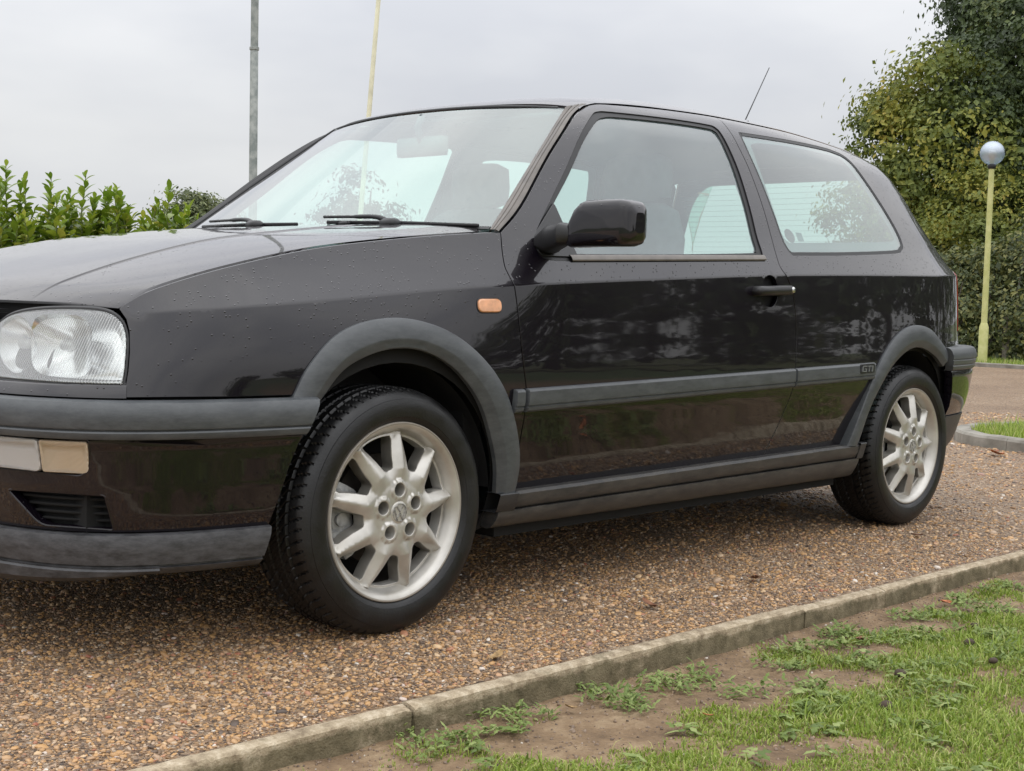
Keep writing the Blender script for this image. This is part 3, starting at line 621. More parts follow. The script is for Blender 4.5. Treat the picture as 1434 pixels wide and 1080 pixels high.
# central chin, lower in the middle
chin=[]
for s in np.linspace(2*SMIN+.60,-.60,70):
    u=abs(s-SMIN)/(SMIN*-1-.60); k=max(0,1-u**3)**1.2; chin.append([SB(s,.2265,-.020),SB(s,.215-.0*k,-.012),SB(s,.211-.024*k,-.017),SB(s,.207-.037*k,-.036),SB(s,.207-.035*k,-.09)])
part('chin_spoiler',grid(chin),LIPM,None,40)
# --- headlight
lo=catmull([(-1.085,.655),(-1.06,.705),(-1.018,.728),(-.926,.7395),(-.80,.743),(-.725,.738),(-.690,.722),(-.6755,.695),(-.674,.655),(-.679,.602),(-.69,.597),(-.80,.5965),(-.95,.598),(-1.04,.601),(-1.078,.612)],4,closed=True)
Sh=lambda s,z,o: S(s,z,o+.003)
lv_=panel(Sh,inset(lo,.003),res=.015,thick=.012,r=.004)
h1=part('headlight',lv_,LENS); h2=part('headlight',mir(lv_),LENS)
both('headlight_surround',rim_loop(lo,lambda s,z,o:S(s,z,o-.004),.004,.007),BLACK)
def hbucket():
    parts=[]
    # backing shell
    fn=lambda s,z,o:S(s,z,o-.07)
    v=panel(fn,inset(lo,.004),res=.03,thick=.01); parts.append((v[0],v[1]))
    pl=inset(lo,.001)
    if area(pl)<0: pl=pl[::-1]
    parts.append(grid([[S(q[0],q[1],o) for o in(-.001,-.03,-.075)] for q in pl],closeu=True,flip=True))
    return join(parts)
def bowl(sc_,zc_,R,d,sq=1.0):
    c=S(sc_,zc_,-.012); n=S(sc_,zc_,0)-S(sc_,zc_,-.05); n[2]=0; n/=np.linalg.norm(n); n=n*.75+np.array([-1,0,0])*.25; n/=np.linalg.norm(n)
    side=np.cross(n,[0,0,1]); side/=np.linalg.norm(side); P=np.zeros((40,12,3))
    for i in range(40):
        a=2*math.pi*i/40; ca,sa=math.cos(a),math.sin(a); k=(abs(ca)**4+abs(sa)**4)**-.25 if sq>1 else 1
        for j in range(12):
            q=1-j/11; rr=R*q*(1+(k-1)*q); P[i,j]=c+side*(rr*ca*(sq if sq>1 else 1))+np.array([0,0,1])*(rr*sa)-n*(d*(1-q*q))
    return grid(P,closeu=True)
hb=hbucket(); BULB=pmat('bulb_shield',(.5,.5,.48),.3,metal=.8)
for h_,m_ in((h1,0),(h2,1)):
    part('lamp_housing',mir(hb) if m_ else hb,CHROME,h_)
    for a in((-.985,.666,.060,.05,1),(-.845,.668,.064,.055,1.25)):
        bw=bowl(*a); part('reflector_bowl',mir(bw) if m_ else bw,CHROME,h_,50)
    bb=[]
    for a in((-.985,.666),(-.845,.668)):
        c=S(a[0],a[1],-.04); bb.append((lambda vf:(vf[0]+c,vf[1]))(revolve([(.0001,.016),(.008,.014),(.011,.006),(.012,-.02)],16)))
    for b_ in bb: part('bulb_cap',mir(b_) if m_ else b_,BULB,h_)
# filler strip under the headlight
fs=[[S(s,z,o) for z,o in((.5955,-.02),(.5945,.001),(.590,.004),(.569,.004),(.567,-.02))] for s in np.linspace(2*SMIN+.6705,-.6705,60)]
part('lamp_filler_strip',grid(fs),PAINT,None,40)
# grille between the headlights
gr=[grid([[S(s,z+dz,o) for dz,o in((-.004,-.03),(-.004,-.002),(.004,-.002),(.004,-.03))] for s in np.linspace(2*SMIN+1.09,-1.09,20)]) for z in(.61,.635,.66,.685,.71,.733)]
for q_ in gr: part('grille_slat',q_,BLACK,None,30)
part('grille_backing',grid([[S(s,z,-.05) for z in(.59,.75)] for s in np.linspace(2*SMIN+.9,-.9,20)]),MATT)
# --- wheel arches, side moulding, sill
def archband(A,B,prof,n=64):
    a=resample(A,n); b=resample(B,n); R=[]
    for i in range(n): R.append([S(a[i][0]*(1-t)+b[i][0]*t,a[i][1]*(1-t)+b[i][1]*t,o) for t,o in prof])
    R=[[S(*(a[0]*(1-t)+b[0]*t),-.02) for t,o in prof]]+R+[[S(*(a[-1]*(1-t)+b[-1]*t),-.02) for t,o in prof]]
    return grid(np.array(R))
apf=[(0,-.034),(0,-.010),(-.004,.003),(.0,.006),(.05,.009),(.3,.0125),(.64,.0135),(.70,.0125),(.76,.009),(.96,.004),(1.0,.001),(1.0,-.012)]
both('wheel_arch_trim',archband(arch_o,arch_i,apf),TRIM,None,32)
both('wheel_arch_trim',archband(rarch_o,rarch_i,apf),TRIM,None,32)
mz=lambda s:(.563+(s-.384)*.0207,.504+(s-.384)*.0215)
def mould(s0,s1):
    R=[];pf=[(0,-.004),(0,.007),(.04,.0115),(.12,.0145),(.55,.0155),(.70,.0145),(.735,.0105),(.765,.0105),(.79,.0135),(.92,.012),(1,.006),(1,-.004)]
    for i,s in enumerate(np.r_[s0,s0+.0005,np.linspace(s0+.002,s1-.002,30),s1-.0005,s1]):
        a,b=mz(s); k=0 if i in(0,33) else (.7 if i in(1,32) else 1); R.append([S(s,a+(b-a)*t,max(o*k,-.004) if k else -.004) for t,o in pf])
    return grid(np.array(R))
both('side_moulding',mould(.352,.3835),TRIM,None,30)
both('side_moulding',mould(.395,1.6095),TRIM,None,30)
mq=both('side_moulding',mould(1.6165,2.106),TRIM,None,30)
# raised lettering block: GTI
def letters(s0,z0,h,wd):
    st=[];L_=[('G',[(1,.82,.0,1.0),(0,.12,.0,1.),(0,1,.0,.16),(.55,1,.40,.56),(.84,1,.0,.5)]),('T',[(0,1,.84,1.),(.42,.58,0,1)]),('I',[(.36,.64,0,1)])]
    out_=[];x=s0
    rects={'G':[(0,1,.84,1),(0,.18,0,1),(0,1,0,.16),(.82,1,0,.52),(.5,1,.40,.55)],'T':[(0,1,.84,1),(.41,.59,0,1)],'I':[(.0,1,0,1)]}
    for ch,wc in(('G',wd),('T',wd*.95),('I',wd*.24)):
        for a,b,c,d in rects[ch]:
            q=[(x+a*wc+.12*h*c,z0+c*h),(x+b*wc+.12*h*c,z0+c*h),(x+b*wc+.12*h*d,z0+d*h),(x+a*wc+.12*h*d,z0+d*h)]
            v=[S(u,v_,.0165) for u,v_ in q]+[S(u,v_,.0200) for u,v_ in q]; out_.append((np.array(v),[(0,1,5,4),(1,2,6,5),(2,3,7,6),(3,0,4,7),(4,5,6,7)]))
        x+=wc*1.2
    return join(out_)
o=part('badge_plate',panel(lambda s,z,o:S(s,z,o+.0165),roundpoly([(1.998,.5635),(1.998,.5935),(2.092,.5955),(2.092,.5655)],.006),res=.02,thick=.003,r=.001),BLACK)
part('badge_lettering',letters(2.005,.5695,.020,.027),pmat('badge_silver',(.30,.31,.32),.35,metal=.7),o,smooth=False)
# sill
szt=lambda s: .298+(s-.40)*.0122; szm=lambda s:.256+(s-.41)*.0100; szb=lambda s:.206-(s-.35)*.0018
def sill(lo_,s0,s1,n=60):
    R=[]
    for s in np.linspace(s0,s1,n):
        a,m,b=szt(s),szm(s),szb(s); w_=.0014*math.sin(s*23)+.001*math.sin(s*61)
        if not lo_: R.append([S(s,z,o+w_) for z,o in((a+.004,-.03),(a+.003,.002),(a-.004,.012),((a+m)/2,.013),(m+.006,.010),(m,.004),(m-.002,-.02))])
        else: R.append([S(s,z,o+w_) for z,o in((m-.001,-.02),(m-.003,.012),(m-.012,.014),((m+b)/2,.012),(b+.012,.006),(b+.003,-.002),(b,-.012),(b+.012,-.10))])
    return grid([[R[0][0]]*len(R[0])]+R+[[R[-1][0]]*len(R[-1])])
both('sill_strip',sill(False,.405,2.085),SILLM,None,35)
both('side_skirt',sill(True,.345,2.10),SILLM,None,35)
def blk(s0,s1,z0,z1,o0=.018):
    return grid([[S(s,z,o) for z,o in((z1,-.04),(z1,o0-.002),(z1-.003,o0),(z0+.004,o0-.002),(z0,o0-.006),(z0,-.04))] for s in(s0,)]+[[S(s,z,o) for z,o in((z1,-.04),(z1,o0-.002),(z1-.003,o0),(z0+.004,o0-.002),(z0,o0-.006),(z0,-.04))] for s in np.linspace(s0,s1,4)])
both('sill_end_cap',blk(.335,.402,.252,.3005),TRIMD,None,35)
both('sill_end_cap',blk(2.078,2.118,.268,.325,.016),TRIMD,None,35)
# --- rear bumper
EDR=lambda z: np.interp(z,[.24,.28,.36,.43,.52,.575,.64],[2.745,2.755,2.765,2.768,2.735,2.705,2.685])
sR=np.linspace(2.685,2*SMAX-2.685,110)
def wR(s,z):
    e=float(EDR(z)); h=SMAX-2.685
    return SMAX-(SMAX-s)*(SMAX-e)/h
def bandR(prof,ends=.03):
    R=[[SB(wR(s,z),z,o) for z,o in prof] for s in sR]; pre=[[SB(wR(sR[0],z),z,o-ends) for z,o in prof]]; post=[[SB(wR(sR[-1],z),z,o-ends) for z,o in prof]]
    return grid(np.array(pre+R+post))
part('rear_bumper',bandR([(.628,-.07),(.640,-.05),(.6425,-.02),(.6415,.008),(.637,.019),(.628,.026),(.612,.030),(.600,.0295),(.5975,.0262),(.5955,.0262),(.593,.029),(.580,.027),(.577,.024),(.575,.024),(.572,.026),(.562,.023),(.5565,.017),(.556,-.01)]),TRIM,None,28)
part('rear_bumper_skin',bandR([(.556,-.01),(.5545,.014),(.548,.017),(.53,.0165),(.47,.008),(.42,-.004),(.385,-.018),(.38,-.03)]),PAINT,None,40)
part('rear_valance',bandR([(.382,-.03),(.381,-.014),(.36,-.020),(.31,-.034),(.27,-.050),(.24,-.07),(.235,-.12)]),TRIMD,None,35)
# --- door handle, lock, side repeater
hz=panel(lambda s,z,o:S(s,z,o-.022),[(dh[0]+.052*math.cos(a),dh[1]+.057*math.sin(a)) for a in np.linspace(0,6.283,24,endpoint=False)],res=.03,thick=.003,r=.001)
both('handle_recess',hz,MATT)
def hbar():
    R=[]
    for s,k in((1.382,0),(1.384,.5),(1.389,.85),(1.398,1),(1.46,1),(1.54,1),(1.560,1),(1.568,.85),(1.572,.5),(1.574,0)):
        zc_=.824+(s-1.37)*.035; R.append([S(s,zc_+.0150*k*c,.004+.030*k*d if d>0 else -.003) for c,d in((1,0),(1,.6),(.75,.95),(.2,1.05),(-.4,1.),(-.85,.75),(-1,.4),(-1,0))])
    return grid(np.array(R))
hb1,hb2=both('door_handle',hbar(),BLACK,None,45)
lk=np.array(S(1.556,.8315,.034)); v,f=revolve([(.0001,.002),(.008,.002),(.0095,.0),(.0095,-.01)],20); part('lock_cylinder',(v+lk,f),pmat('lock_steel',(.6,.6,.58),.25,metal=1),hb1)
ro=roundpoly([(.238,.7515),(.238,.783),(.3125,.784),(.3125,.7525)],.017)
both('side_repeater',panel(lambda s,z,o:S(s,z,o+.007),inset(ro,.003),res=.012,thick=.01,r=.004),AMBER)
both('repeater_base',panel(lambda s,z,o:S(s,z,o+.002),inset(ro,-.002),res=.03,thick=.004,r=.001),BLACK)
# --- door mirror
def mirror():
    # housing: sections along -y, near-rectangular with rounded corners
    secs=[(-.888,.530,.958,.020,.026),(-.896,.538,.964,.030,.036),(-.908,.548,.977,.040,.048),(-.925,.554,.985,.046,.0555),(-.940,.556,.988,.048,.0575),(-1.000,.560,.989,.048,.0580),(-1.045,.562,.989,.046,.0570),(-1.062,.564,.989,.042,.0520),(-1.072,.566,.989,.032,.0420),(-1.076,.568,.989,.016,.025)]
    R=[]
    for y,x,z,a,b in secs:
        row=[]
        for k in range(32):
            t=2*math.pi*k/32; c,s_=math.cos(t),math.sin(t); n=2/5.0
            cx=math.copysign(abs(c)**n,c); cz=math.copysign(abs(s_)**n,s_)
            if cx<0: cx*=1.0
            row.append((x+a*cx,y,z+b*cz+ (0.004*(-(y+.85))*0)))
        R.append(row)
    P=np.array(R); v,f=grid(P.transpose(1,0,2),closeu=True); n=len(secs)
    f.append(tuple(range(n-1,32*n,n))[::-1]); f.append(tuple(range(0,32*n,n))); return v,f
mv=mirror()
MO=np.array([-.026,.004,-.011])
part('mirror_housing',(mv[0]+MO,mv[1]),PAINT,None,60)
# base cap: short neck from the sail
neck=[]
for y,x,z,a,b in((-.770,.535,.932,.040,.022),(-.790,.532,.935,.044,.030),(-.805,.526,.939,.042,.035),(-.822,.518,.943,.036,.034),(-.845,.512,.946,.031,.031),(-.868,.500,.950,.030,.030),(-.895,.520,.950,.027,.022),(-.93,.535,.944,.018,.012)):
    neck.append([(x+a*math.copysign(abs(math.cos(t))**.7,math.cos(t)),y,z+b*math.copysign(abs(math.sin(t))**.7,math.sin(t))) for t in np.linspace(0,2*math.pi,24,endpoint=False)])
P=np.array(neck); v,f=grid(P.transpose(1,0,2),closeu=True)
part('mirror_arm',(v+MO*[.3,0,0],f),BLACK,None,50)
both('mirror_sail',panel(lambda s,z,o:S(s,z,o+.001),roundpoly([(.492,.898),(.495,.946),(.615,1.040),(.632,.900)],[.02,.01,.01,.005]),res=.02,thick=.012,r=.002),BLACK)
mg=[(-.868,.985),( -1.02,.985)]
rm=[(.5815+MO[0],y,z+MO[2]) for y,z in((-.905,.945),(-1.055,.942),(-1.055,1.034),(-.905,1.028))]
part('mirror_glass',(np.array(rm)+[.0235,0,0],[(0,3,2,1)]),CHROME)
# --- wipers
def wiper(pv,tip,park,nm='wiper'):
    pv=np.array(pv);tip=np.array(tip); L1=[pv+[0,0,.004],pv*.8+tip*.2+[0,0,.016],pv*.45+tip*.55+[0,0,.014],tip+[0,0,.010]]
    a=part(nm,join([tube([tuple(q) for q in catmull(L1,4)],[.0075]*4+[.006]*4+[.004]*5,8)]),BLACK)
    v,f=box(-.030,.026,-.020,.020,-.014,.014,.008); R=Matrix.Rotation(math.atan2(tip[1]-pv[1],tip[0]-pv[0]),4,'Z')
    v=np.array([tuple(R@Vector(q)) for q in v])+pv; part('wiper_pivot_cap',(v,f),BLACK,a)
    q0,q1=np.array(park[0]),np.array(park[1]); part('wiper_blade',join([tube([tuple(q0),tuple((q0+q1)/2+[0,0,.003]),tuple(q1)],.0055,6),tube([tuple(q0-[0,0,.008]),tuple((q0+q1)/2-[0,0,.006]),tuple(q1-[0,0,.008])],.003,6)]),RUBBER,a)
def onscr(u,v,o=.02): return scr(np.array(-u),np.array(v),o)
wiper(tuple(onscr(-.60,-.020,.016)),tuple(onscr(-.26,.020,.020)),(tuple(onscr(-.96,.008,.012)),tuple(onscr(-.28,.016,.016))))
wiper(tuple(onscr(.18,-.020,.016)),tuple(onscr(.58,.020,.020)),(tuple(onscr(-.10,.010,.014)),tuple(onscr(.66,.016,.016))))
# --- inner shell, wells, floor
def ish(s,z,o): return S(s,z,o-.034)
wo=lambda cx: arcpts(cx,.289,.345,-15,195,26)
inner=[(-.62,.30)]+wo(0)[::-1]+[(.42,.22),(2.0,.22)]+wo(2.475)[::-1]+[(2.95,.33),(2.95,.87),(1.6,.855),(.40,.80),(-.62,.735)]
both('inner_shell',panel(ish,inner,res=.06,thick=.002),MATT)
for cx in(0,2.475):
    R=[[(cx+.352*math.cos(a),y,.289+.352*math.sin(a)) for y in(-.765,-.50)] for a in np.linspace(.06,math.pi-.02,40)]
    well=join([grid(R),(np.array([(cx-.34,-.50,.22),(cx+.34,-.50,.22),(cx+.34,-.50,.68),(cx-.34,-.50,.68)]),[(0,1,2,3)])])
    both('wheel_well',well,pmat('underseal',(.016,.016,.017),.75,var=.4,bump=.5,bscale=60))
part('underbody',join([box(-.62,3.0,-.50,.50,.165,.30),box(.40,2.06,-.74,.74,.175,.26),box(-.70,-.36,-.66,.66,.24,.50),box(.28,.34,-.74,.74,.24,.90),box(2.78,3.02,-.70,.70,.28,.60)]),MATT,smooth=False)  # floor boxes hung low: the shade under the car is put into their shape
part('exhaust_silencer',join([tube([(2.6,.25,.22),(2.65,.25,.22),(3.05,.25,.22),(3.10,.25,.22)],[.04,.085,.085,.05],16),tube([(.3,.0,.19),(2.6,.2,.21)],.028,10)]),pmat('rusty_steel',(.08,.055,.04),.7,metal=.4,var=.4))
# --- cabin
dash=[[(x,y,z) for x,z in((.36,.90),(.45,.925),(.60,.935),(.74,.925),(.80,.895),(.80,.80),(.74,.60),(.72,.30))] for y in np.linspace(-.70,.70,15)]
part('dashboard',grid(dash),INT,None,40)
def seat(y,x,wd=.25):
    b=join([box(x-.40,x+.10,y-wd,y+wd,.36,.52,.05)]); a=part('front_seat',b,SEAT)
    R=[]
    for z,xx,hw,th in((.46,x+.10,wd,.07),(.60,x+.13,wd,.075),(.80,x+.18,wd*.98,.065),(.98,x+.23,wd*.90,.055),(1.07,x+.255,wd*.72,.045),(1.095,x+.262,wd*.5,.02)):
        R.append([(xx+th*math.copysign(abs(math.cos(t))**.6,math.cos(t)),y+hw*math.copysign(abs(math.sin(t))**.6,math.sin(t)),z) for t in np.linspace(0,2*math.pi,24,endpoint=False)])
    v,f=grid(np.array(R).transpose(1,0,2),closeu=True); f.append(tuple(range(5,24*6,6))[::-1]); part('backrest',(v,f),SEAT,a,60)
    R=[]
    for z,k in((1.10,.6),(1.115,.95),(1.17,1),(1.235,.95),(1.255,.6)):
        R.append([(x+.285+.045*k*math.copysign(abs(math.cos(t))**.6,math.cos(t)),y+.13*k*math.copysign(abs(math.sin(t))**.6,math.sin(t)),z) for t in np.linspace(0,2*math.pi,24,endpoint=False)])
    v,f=grid(np.array(R).transpose(1,0,2),closeu=True); f.append(tuple(range(4,24*5,5))[::-1]); part('headrest',(v,f),SEAT,a,60)
seat(-.36,1.13); seat(.36,1.13)
part('rear_seat',join([box(1.75,2.25,-.62,.62,.40,.58,.06),(lambda vf:(vf[0]+np.stack([np.maximum(vf[0][:,2]-.55,0)*.35,0*vf[0][:,0],0*vf[0][:,0]],1),vf[1]))(box(2.17,2.30,-.62,.62,.50,.96,.05))]),SEAT,sharp=50)
part('parcel_shelf',box(2.36,2.90,-.60,.60,.925,.945),INT,smooth=False)
part('door_lining',join([(lambda v:(v[0],v[1]))(panel(lambda s,z,o:S(s,z,o-.06),[(.42,.35),(1.6,.35),(1.6,.885),(.42,.875)],res=.1,thick=.01))]),INT)
part('door_lining',mir(panel(lambda s,z,o:S(s,z,o-.06),[(.42,.35),(2.6,.35),(2.6,.90),(.42,.875)],res=.1,thick=.01)),INT)
# steering wheel on the far (right-hand) side
tor=[]
for i in range(40):
    a=2*math.pi*i/40; c=np.array([0,math.cos(a)*.185,math.sin(a)*.185]); row=[]
    for k in range(10):
        b=2*math.pi*k/10; q=c*(1+.016/.185*math.cos(b))+np.array([.016*math.sin(b),0,0]); row.append((q[0]*math.cos(.42)+q[2]*math.sin(.42),q[1],-q[0]*math.sin(.42)+q[2]*math.cos(.42)))
    row.append(row[0]); tor.append(row)
v,f=grid(np.array(tor),closeu=True)
sw=part('steering_wheel',(v+[.90,.36,.86],f),BLACK)
part('wheel_boss',join([(lambda b:(b[0]+[.885,.36,.855],b[1]))(box(-.03,.03,-.07,.07,-.06,.06,.02)),tube([(.88,.18,.855),(.88,.54,.855)],.014,8),tube([(.88,.36,.85),(.70,.36,.76)],.03,10)]),BLACK,sw)
# interior mirror and its foot, sun visors
v,f=box(-.012,.012,-.115,.115,-.032,.032,.011); part('rear_view_mirror',(v+[.80,.0,1.245],f),pmat('mirror_shell',(.14,.15,.15),.5))
part('mirror_foot',tube([(.80,.0,1.25),(.78,.0,1.30),(.80,.0,1.335)],.012,8),INT)
for y in(-.30,.30):
    v,f=box(-.08,.08,-.19,.19,-.008,.008,.006); part('sun_visor',(v+[.93,y,1.315],f),INTL)
# inside faces of the pillars
for m_ in(0,1):
    R=[[S(s,z,-.03) for s in(1.52,1.66)] for z in np.linspace(.86,1.34,12)]
    v=grid(R,flip=True); part('pillar_lining',mir(v) if m_ else v,INTL)
    R=[[S(s+d,z,-.02) for d in(-.02,.05)] for s,z in[(.43,.95),(.55,1.06),(.70,1.18),(.84,1.28),(.90,1.31)]]
    v=grid(R,flip=True); part('pillar_lining',mir(v) if m_ else v,INTL)
    R=[[S(s+d,z,-.03) for d in(0,.28)] for s,z in[(2.46,.93),(2.47,1.05),(2.44,1.12),(2.38,1.24),(2.33,1.33)]]
    v=grid(R,flip=True); part('pillar_lining',mir(v) if m_ else v,INTL)
# --- wheels
def rimface():
    def h(P):
        r=np.hypot(P[:,0],P[:,1]); th=np.degrees(np.arctan2(P[:,1],P[:,0])); d=np.abs((th-86+20)%40-20)*math.pi/180*np.maximum(r,.01)
        base=.004-.031*np.clip((r-.060)/.120,0,1)**1.25-.004*np.clip(1-r/.03,0,1)
        wv=np.interp(r,[.08,.12,.155,.181],[.032,.025,.0185,.012]); k=np.clip((r-.072)/.03,0,1)
        ridge=.0125*np.clip(1-(d/wv)**1.35,0,1)*k*(1+.25*np.clip((r-.1)/.08,0,1))
        valley=-.006*np.clip(d/wv-1,0,1)*k
        lug=np.zeros(len(P))
        for i in range(5):
            a=math.radians(92+72*i); q=np.hypot(P[:,0]-.053*math.cos(a),P[:,1]-.053*math.sin(a)); lug=np.maximum(lug,.004*np.clip((.0255-q)/.003,0,1))
        return base+ridge+valley+lug
    def fn(a,b,o): P=np.stack([np.asarray(a,float),np.asarray(b,float)],-1).reshape(-1,2); H=h(P); return np.stack([P[:,0],-(H+o),P[:,1]],-1)
    holes=[]
    for k in range(9):
        c=math.radians(86+20+40*k); pl=[]
        for r,wd in((.099,.0),(.1002,.0085),(.1045,.0140),(.114,.0185),(.130,.0245),(.150,.0335),(.168,.0430)): pl.append((r,wd))
        pts=[(math.sqrt(max(r*r-wd*wd,0)),wd) for r,wd in pl]+[(.1765*math.cos(a),.1765*math.sin(a)) for a in(.252,.215,.15,.07)]
        full=pts+[(.1765,0)]+[(x,-y) for x,y in pts[::-1][:-1]]
        holes.append(np.array([(x*math.cos(c)-y*math.sin(c),x*math.sin(c)+y*math.cos(c)) for x,y in full]))
    for i in range(5):
        a=math.radians(92+72*i); holes.append(np.array([(.053*math.cos(a)+.0175*math.cos(t),.053*math.sin(a)+.0175*math.sin(t)) for t in np.linspace(0,6.2832,20,endpoint=False)]))
    outer=[(.184*math.cos(t),.184*math.sin(t)) for t in np.linspace(0,6.2832,120,endpoint=False)]
    exr=[]
    for k in range(9):
        c=math.radians(86+40*k)
        for r in np.linspace(.075,.181,30):
            for d in(0,): exr.append((r*math.cos(c)+d,r*math.sin(c)))
    return panel(fn,outer,holes=holes,res=.0055,thick=.034,r=.0025,extra=np.array(exr),e=.0008)
rfv,rff,rfn=rimface()
def wheelmesh():
    face=mk('rim',rfv,rff,ALLOY,normals=rfn)
    barrel_in=mk('rim_well',*revolve([(.172,-.165),(.1755,-.062)],64),pmat('dark_rim',(.05,.045,.04),.6,metal=.3,var=.3))  # deeper part of the barrel takes a darker tone
    v,f=revolve([(.1755,-.062),(.1805,-.030),(.1840,-.0255),(.1885,-.0145),(.1945,-.0065),(.2000,-.0020),(.2035,-.0005)],96)
    barrel=mk('rim_barrel',v,f,ALLOY,sharp=50)
    v,f=revolve([(.2033,-.0008),(.2055,.0004),(.2075,.0004),(.2090,-.0012),(.2095,-.0045),(.2095,-.012)],96)
    lip=mk('rim_lip',v,f,WORN,sharp=60)
    # tyre with cut tread
    nT=576; os_=[.0,.0]; prof=[(.2035,-.010),(.2085,-.0045),(.2125,.0005),(.217,.0035),(.222,.0060),(.2225,.0072),(.226,.0080),(.234,.0095),(.245,.0098),(.254,.0085),(.262,.0055),(.2625,.0040),(.268,.0012),(.273,-.0025),(.2775,-.0070),(.2812,-.0120),(.2840,-.0175)]
    tread=[-.0175-(.155/46)*i for i in range(1,46)]
    pr=prof+[(.2840+.0047*min(1,(-t-.0175)/.02,(.1725+t)/.02),t) for t in tread]+[(r,-.19-o) for r,o in prof[::-1]]
    pr=np.array(pr); TH=np.linspace(0,2*math.pi,nT,endpoint=False); rr=np.repeat(pr[None,:,0],nT,0); oo=np.repeat(pr[None,:,1],nT,0); c=oo+.095
    gr=np.zeros_like(rr)
    for g0 in(-.050,-.018,.018,.050): gr=np.maximum(gr,np.abs(c-g0)<.0042)
    ph=(TH[:,None]*72/(2*math.pi)+np.where(np.abs(c)<.05,c*42,np.sign(c)*2.1+(c-np.sign(c)*.05)*14))%1
    lat=(ph<.17)&(rr>.2795)&(np.abs(c)>.018); ph2=(TH[:,None]*144/(2*math.pi)+c*60)%1; lat2=(ph2<.2)&(np.abs(c)<.018)
    gr=np.where(rr>.2795,np.maximum(gr,lat*1.0),0); rr=rr-.0065*gr-.003*lat2*(rr>.28)
    P=np.stack([rr*np.cos(TH)[:,None],-oo,rr*np.sin(TH)[:,None]],-1)
    a,b=P.shape[:2]; ii,jj=np.meshgrid(np.arange(a),np.arange(b-1),indexing='ij'); i2=(ii+1)%a
    F=np.stack([ii*b+jj,i2*b+jj,i2*b+jj+1,ii*b+jj+1],-1).reshape(-1,4); tyre=mk('tyre',P.reshape(-1,3),F,TYREM,sharp=35)
    # raised sidewall lettering
    cap=mk('centre_cap',*revolve([(.0001,.0060),(.020,.0058),(.0245,.0048),(.0265,.0030),(.0272,-.002)],48),ALLOY,sharp=50)
    ring=mk('cap_ring',*revolve([(.0272,.0015),(.0285,.0022),(.0295,.0015),(.0295,-.004)],48),MATT)
    def em():   # V above W inside a ring
        st=[((-.0105,.0165),(0,.0020)),((0,.0020),(.0105,.0165)),((-.0170,.0085),(-.0085,-.0165)),((-.0085,-.0165),(0,-.0010)),((0,-.0010),(.0085,-.0165)),((.0085,-.0165),(.0170,.0085))]; parts=[]
        for p,q in st:
            p=np.array(p);q=np.array(q); d=(q-p)/np.linalg.norm(q-p); n=np.array([-d[1],d[0]])*.0015; c4=[p-n,q-n,q+n,p+n]
            v=[(x,-.0055,z) for x,z in c4]+[(x,-.0078,z) for x,z in c4]; parts.append((np.array(v),[(0,4,5,1),(1,5,6,2),(2,6,7,3),(3,7,4,0),(4,7,6,5)]))
        parts.append(revolve([(.0190,.0055),(.0195,.0076),(.0212,.0074),(.0217,.0048)],40)); return join(parts)
    emb=mk('cap_emblem',*em(),pmat('worn_emblem',(.34,.33,.31),.5,metal=.5,var=.5,vscale=150),smooth=False)
    disc=mk('brake_disc',*revolve([(.06,-.055),(.065,-.075),(.075,-.077),(.128,-.077),(.1285,-.097),(.06,-.097)],64),STEEL,sharp=40)
    hubm=mk('hub_carrier',*revolve([(.0001,-.03),(.035,-.03),(.06,-.055),(.09,-.11),(.165,-.135),(.172,-.165),(.10,-.17)],48),MATT,sharp=50)
    bolts=[]
    for i in range(5):
        a=math.radians(92+72*i); v,f=revolve([(.0001,-.018),(.0075,-.018),(.0085,-.020),(.0085,-.034),(.0175,-.034),(.018,-.030)],12); bolts.append((v+[.053*math.cos(a),0,.053*math.sin(a)],f))
    cal=[]
    for i in range(9):
        a=math.radians(150+75*i/8); cal.append([(r*math.cos(a),-o,r*math.sin(a)) for r,o in((.095,-.062),(.095,-.052),(.11,-.046),(.135,-.048),(.150,-.058),(.152,-.11))])
    v,f=grid(np.array(cal)); cc=join([(v,f),box(-.150,-.125,.046,.062,.035,.060,.005),box(-.158,-.11,.05,.075,-.062,-.030,.008),tube([(-.13,.045,-.01),(-.13,.07,-.01)],.016,12)]); calm=mk('brake_caliper',*cc,CALIP,sharp=40)
    return [('rim',face),('rim_barrel',barrel),('rim_well',barrel_in),('rim_lip',lip),('tyre',tyre),('centre_cap',cap),('cap_ring',ring),('cap_emblem',emb),('brake_disc',disc),('hub_carrier',hubm),*[('wheel_bolt',mk('wheel_bolt',*b_,STEEL,sharp=40)) for b_ in bolts],('brake_caliper',calm)]
WM=wheelmesh()
for (x,y,rz,spin,sc_) in((0,-.822,.024,0,0),(2.475,-.806,0,-6,1),(0,.822,.024+math.pi,40,2),(2.475,.806,math.pi,10,3)):
    wh=bpy.data.objects.new('wheel',None); C.objects.link(wh); wh.parent=car
    if rz and abs(rz)<1: wh.location=(x+CL[0]-.102*math.sin(rz),-.72-.102*math.cos(rz),.2885)
    else: wh.location=(x+CL[0],y,.2885)
    wh.rotation_euler=(0,0,rz)
    for nm,me in WM:
        o=link(nm,me,wh)
        if nm not in('hub_carrier','brake_caliper'): o.rotation_euler=(0,math.radians(-spin),0)
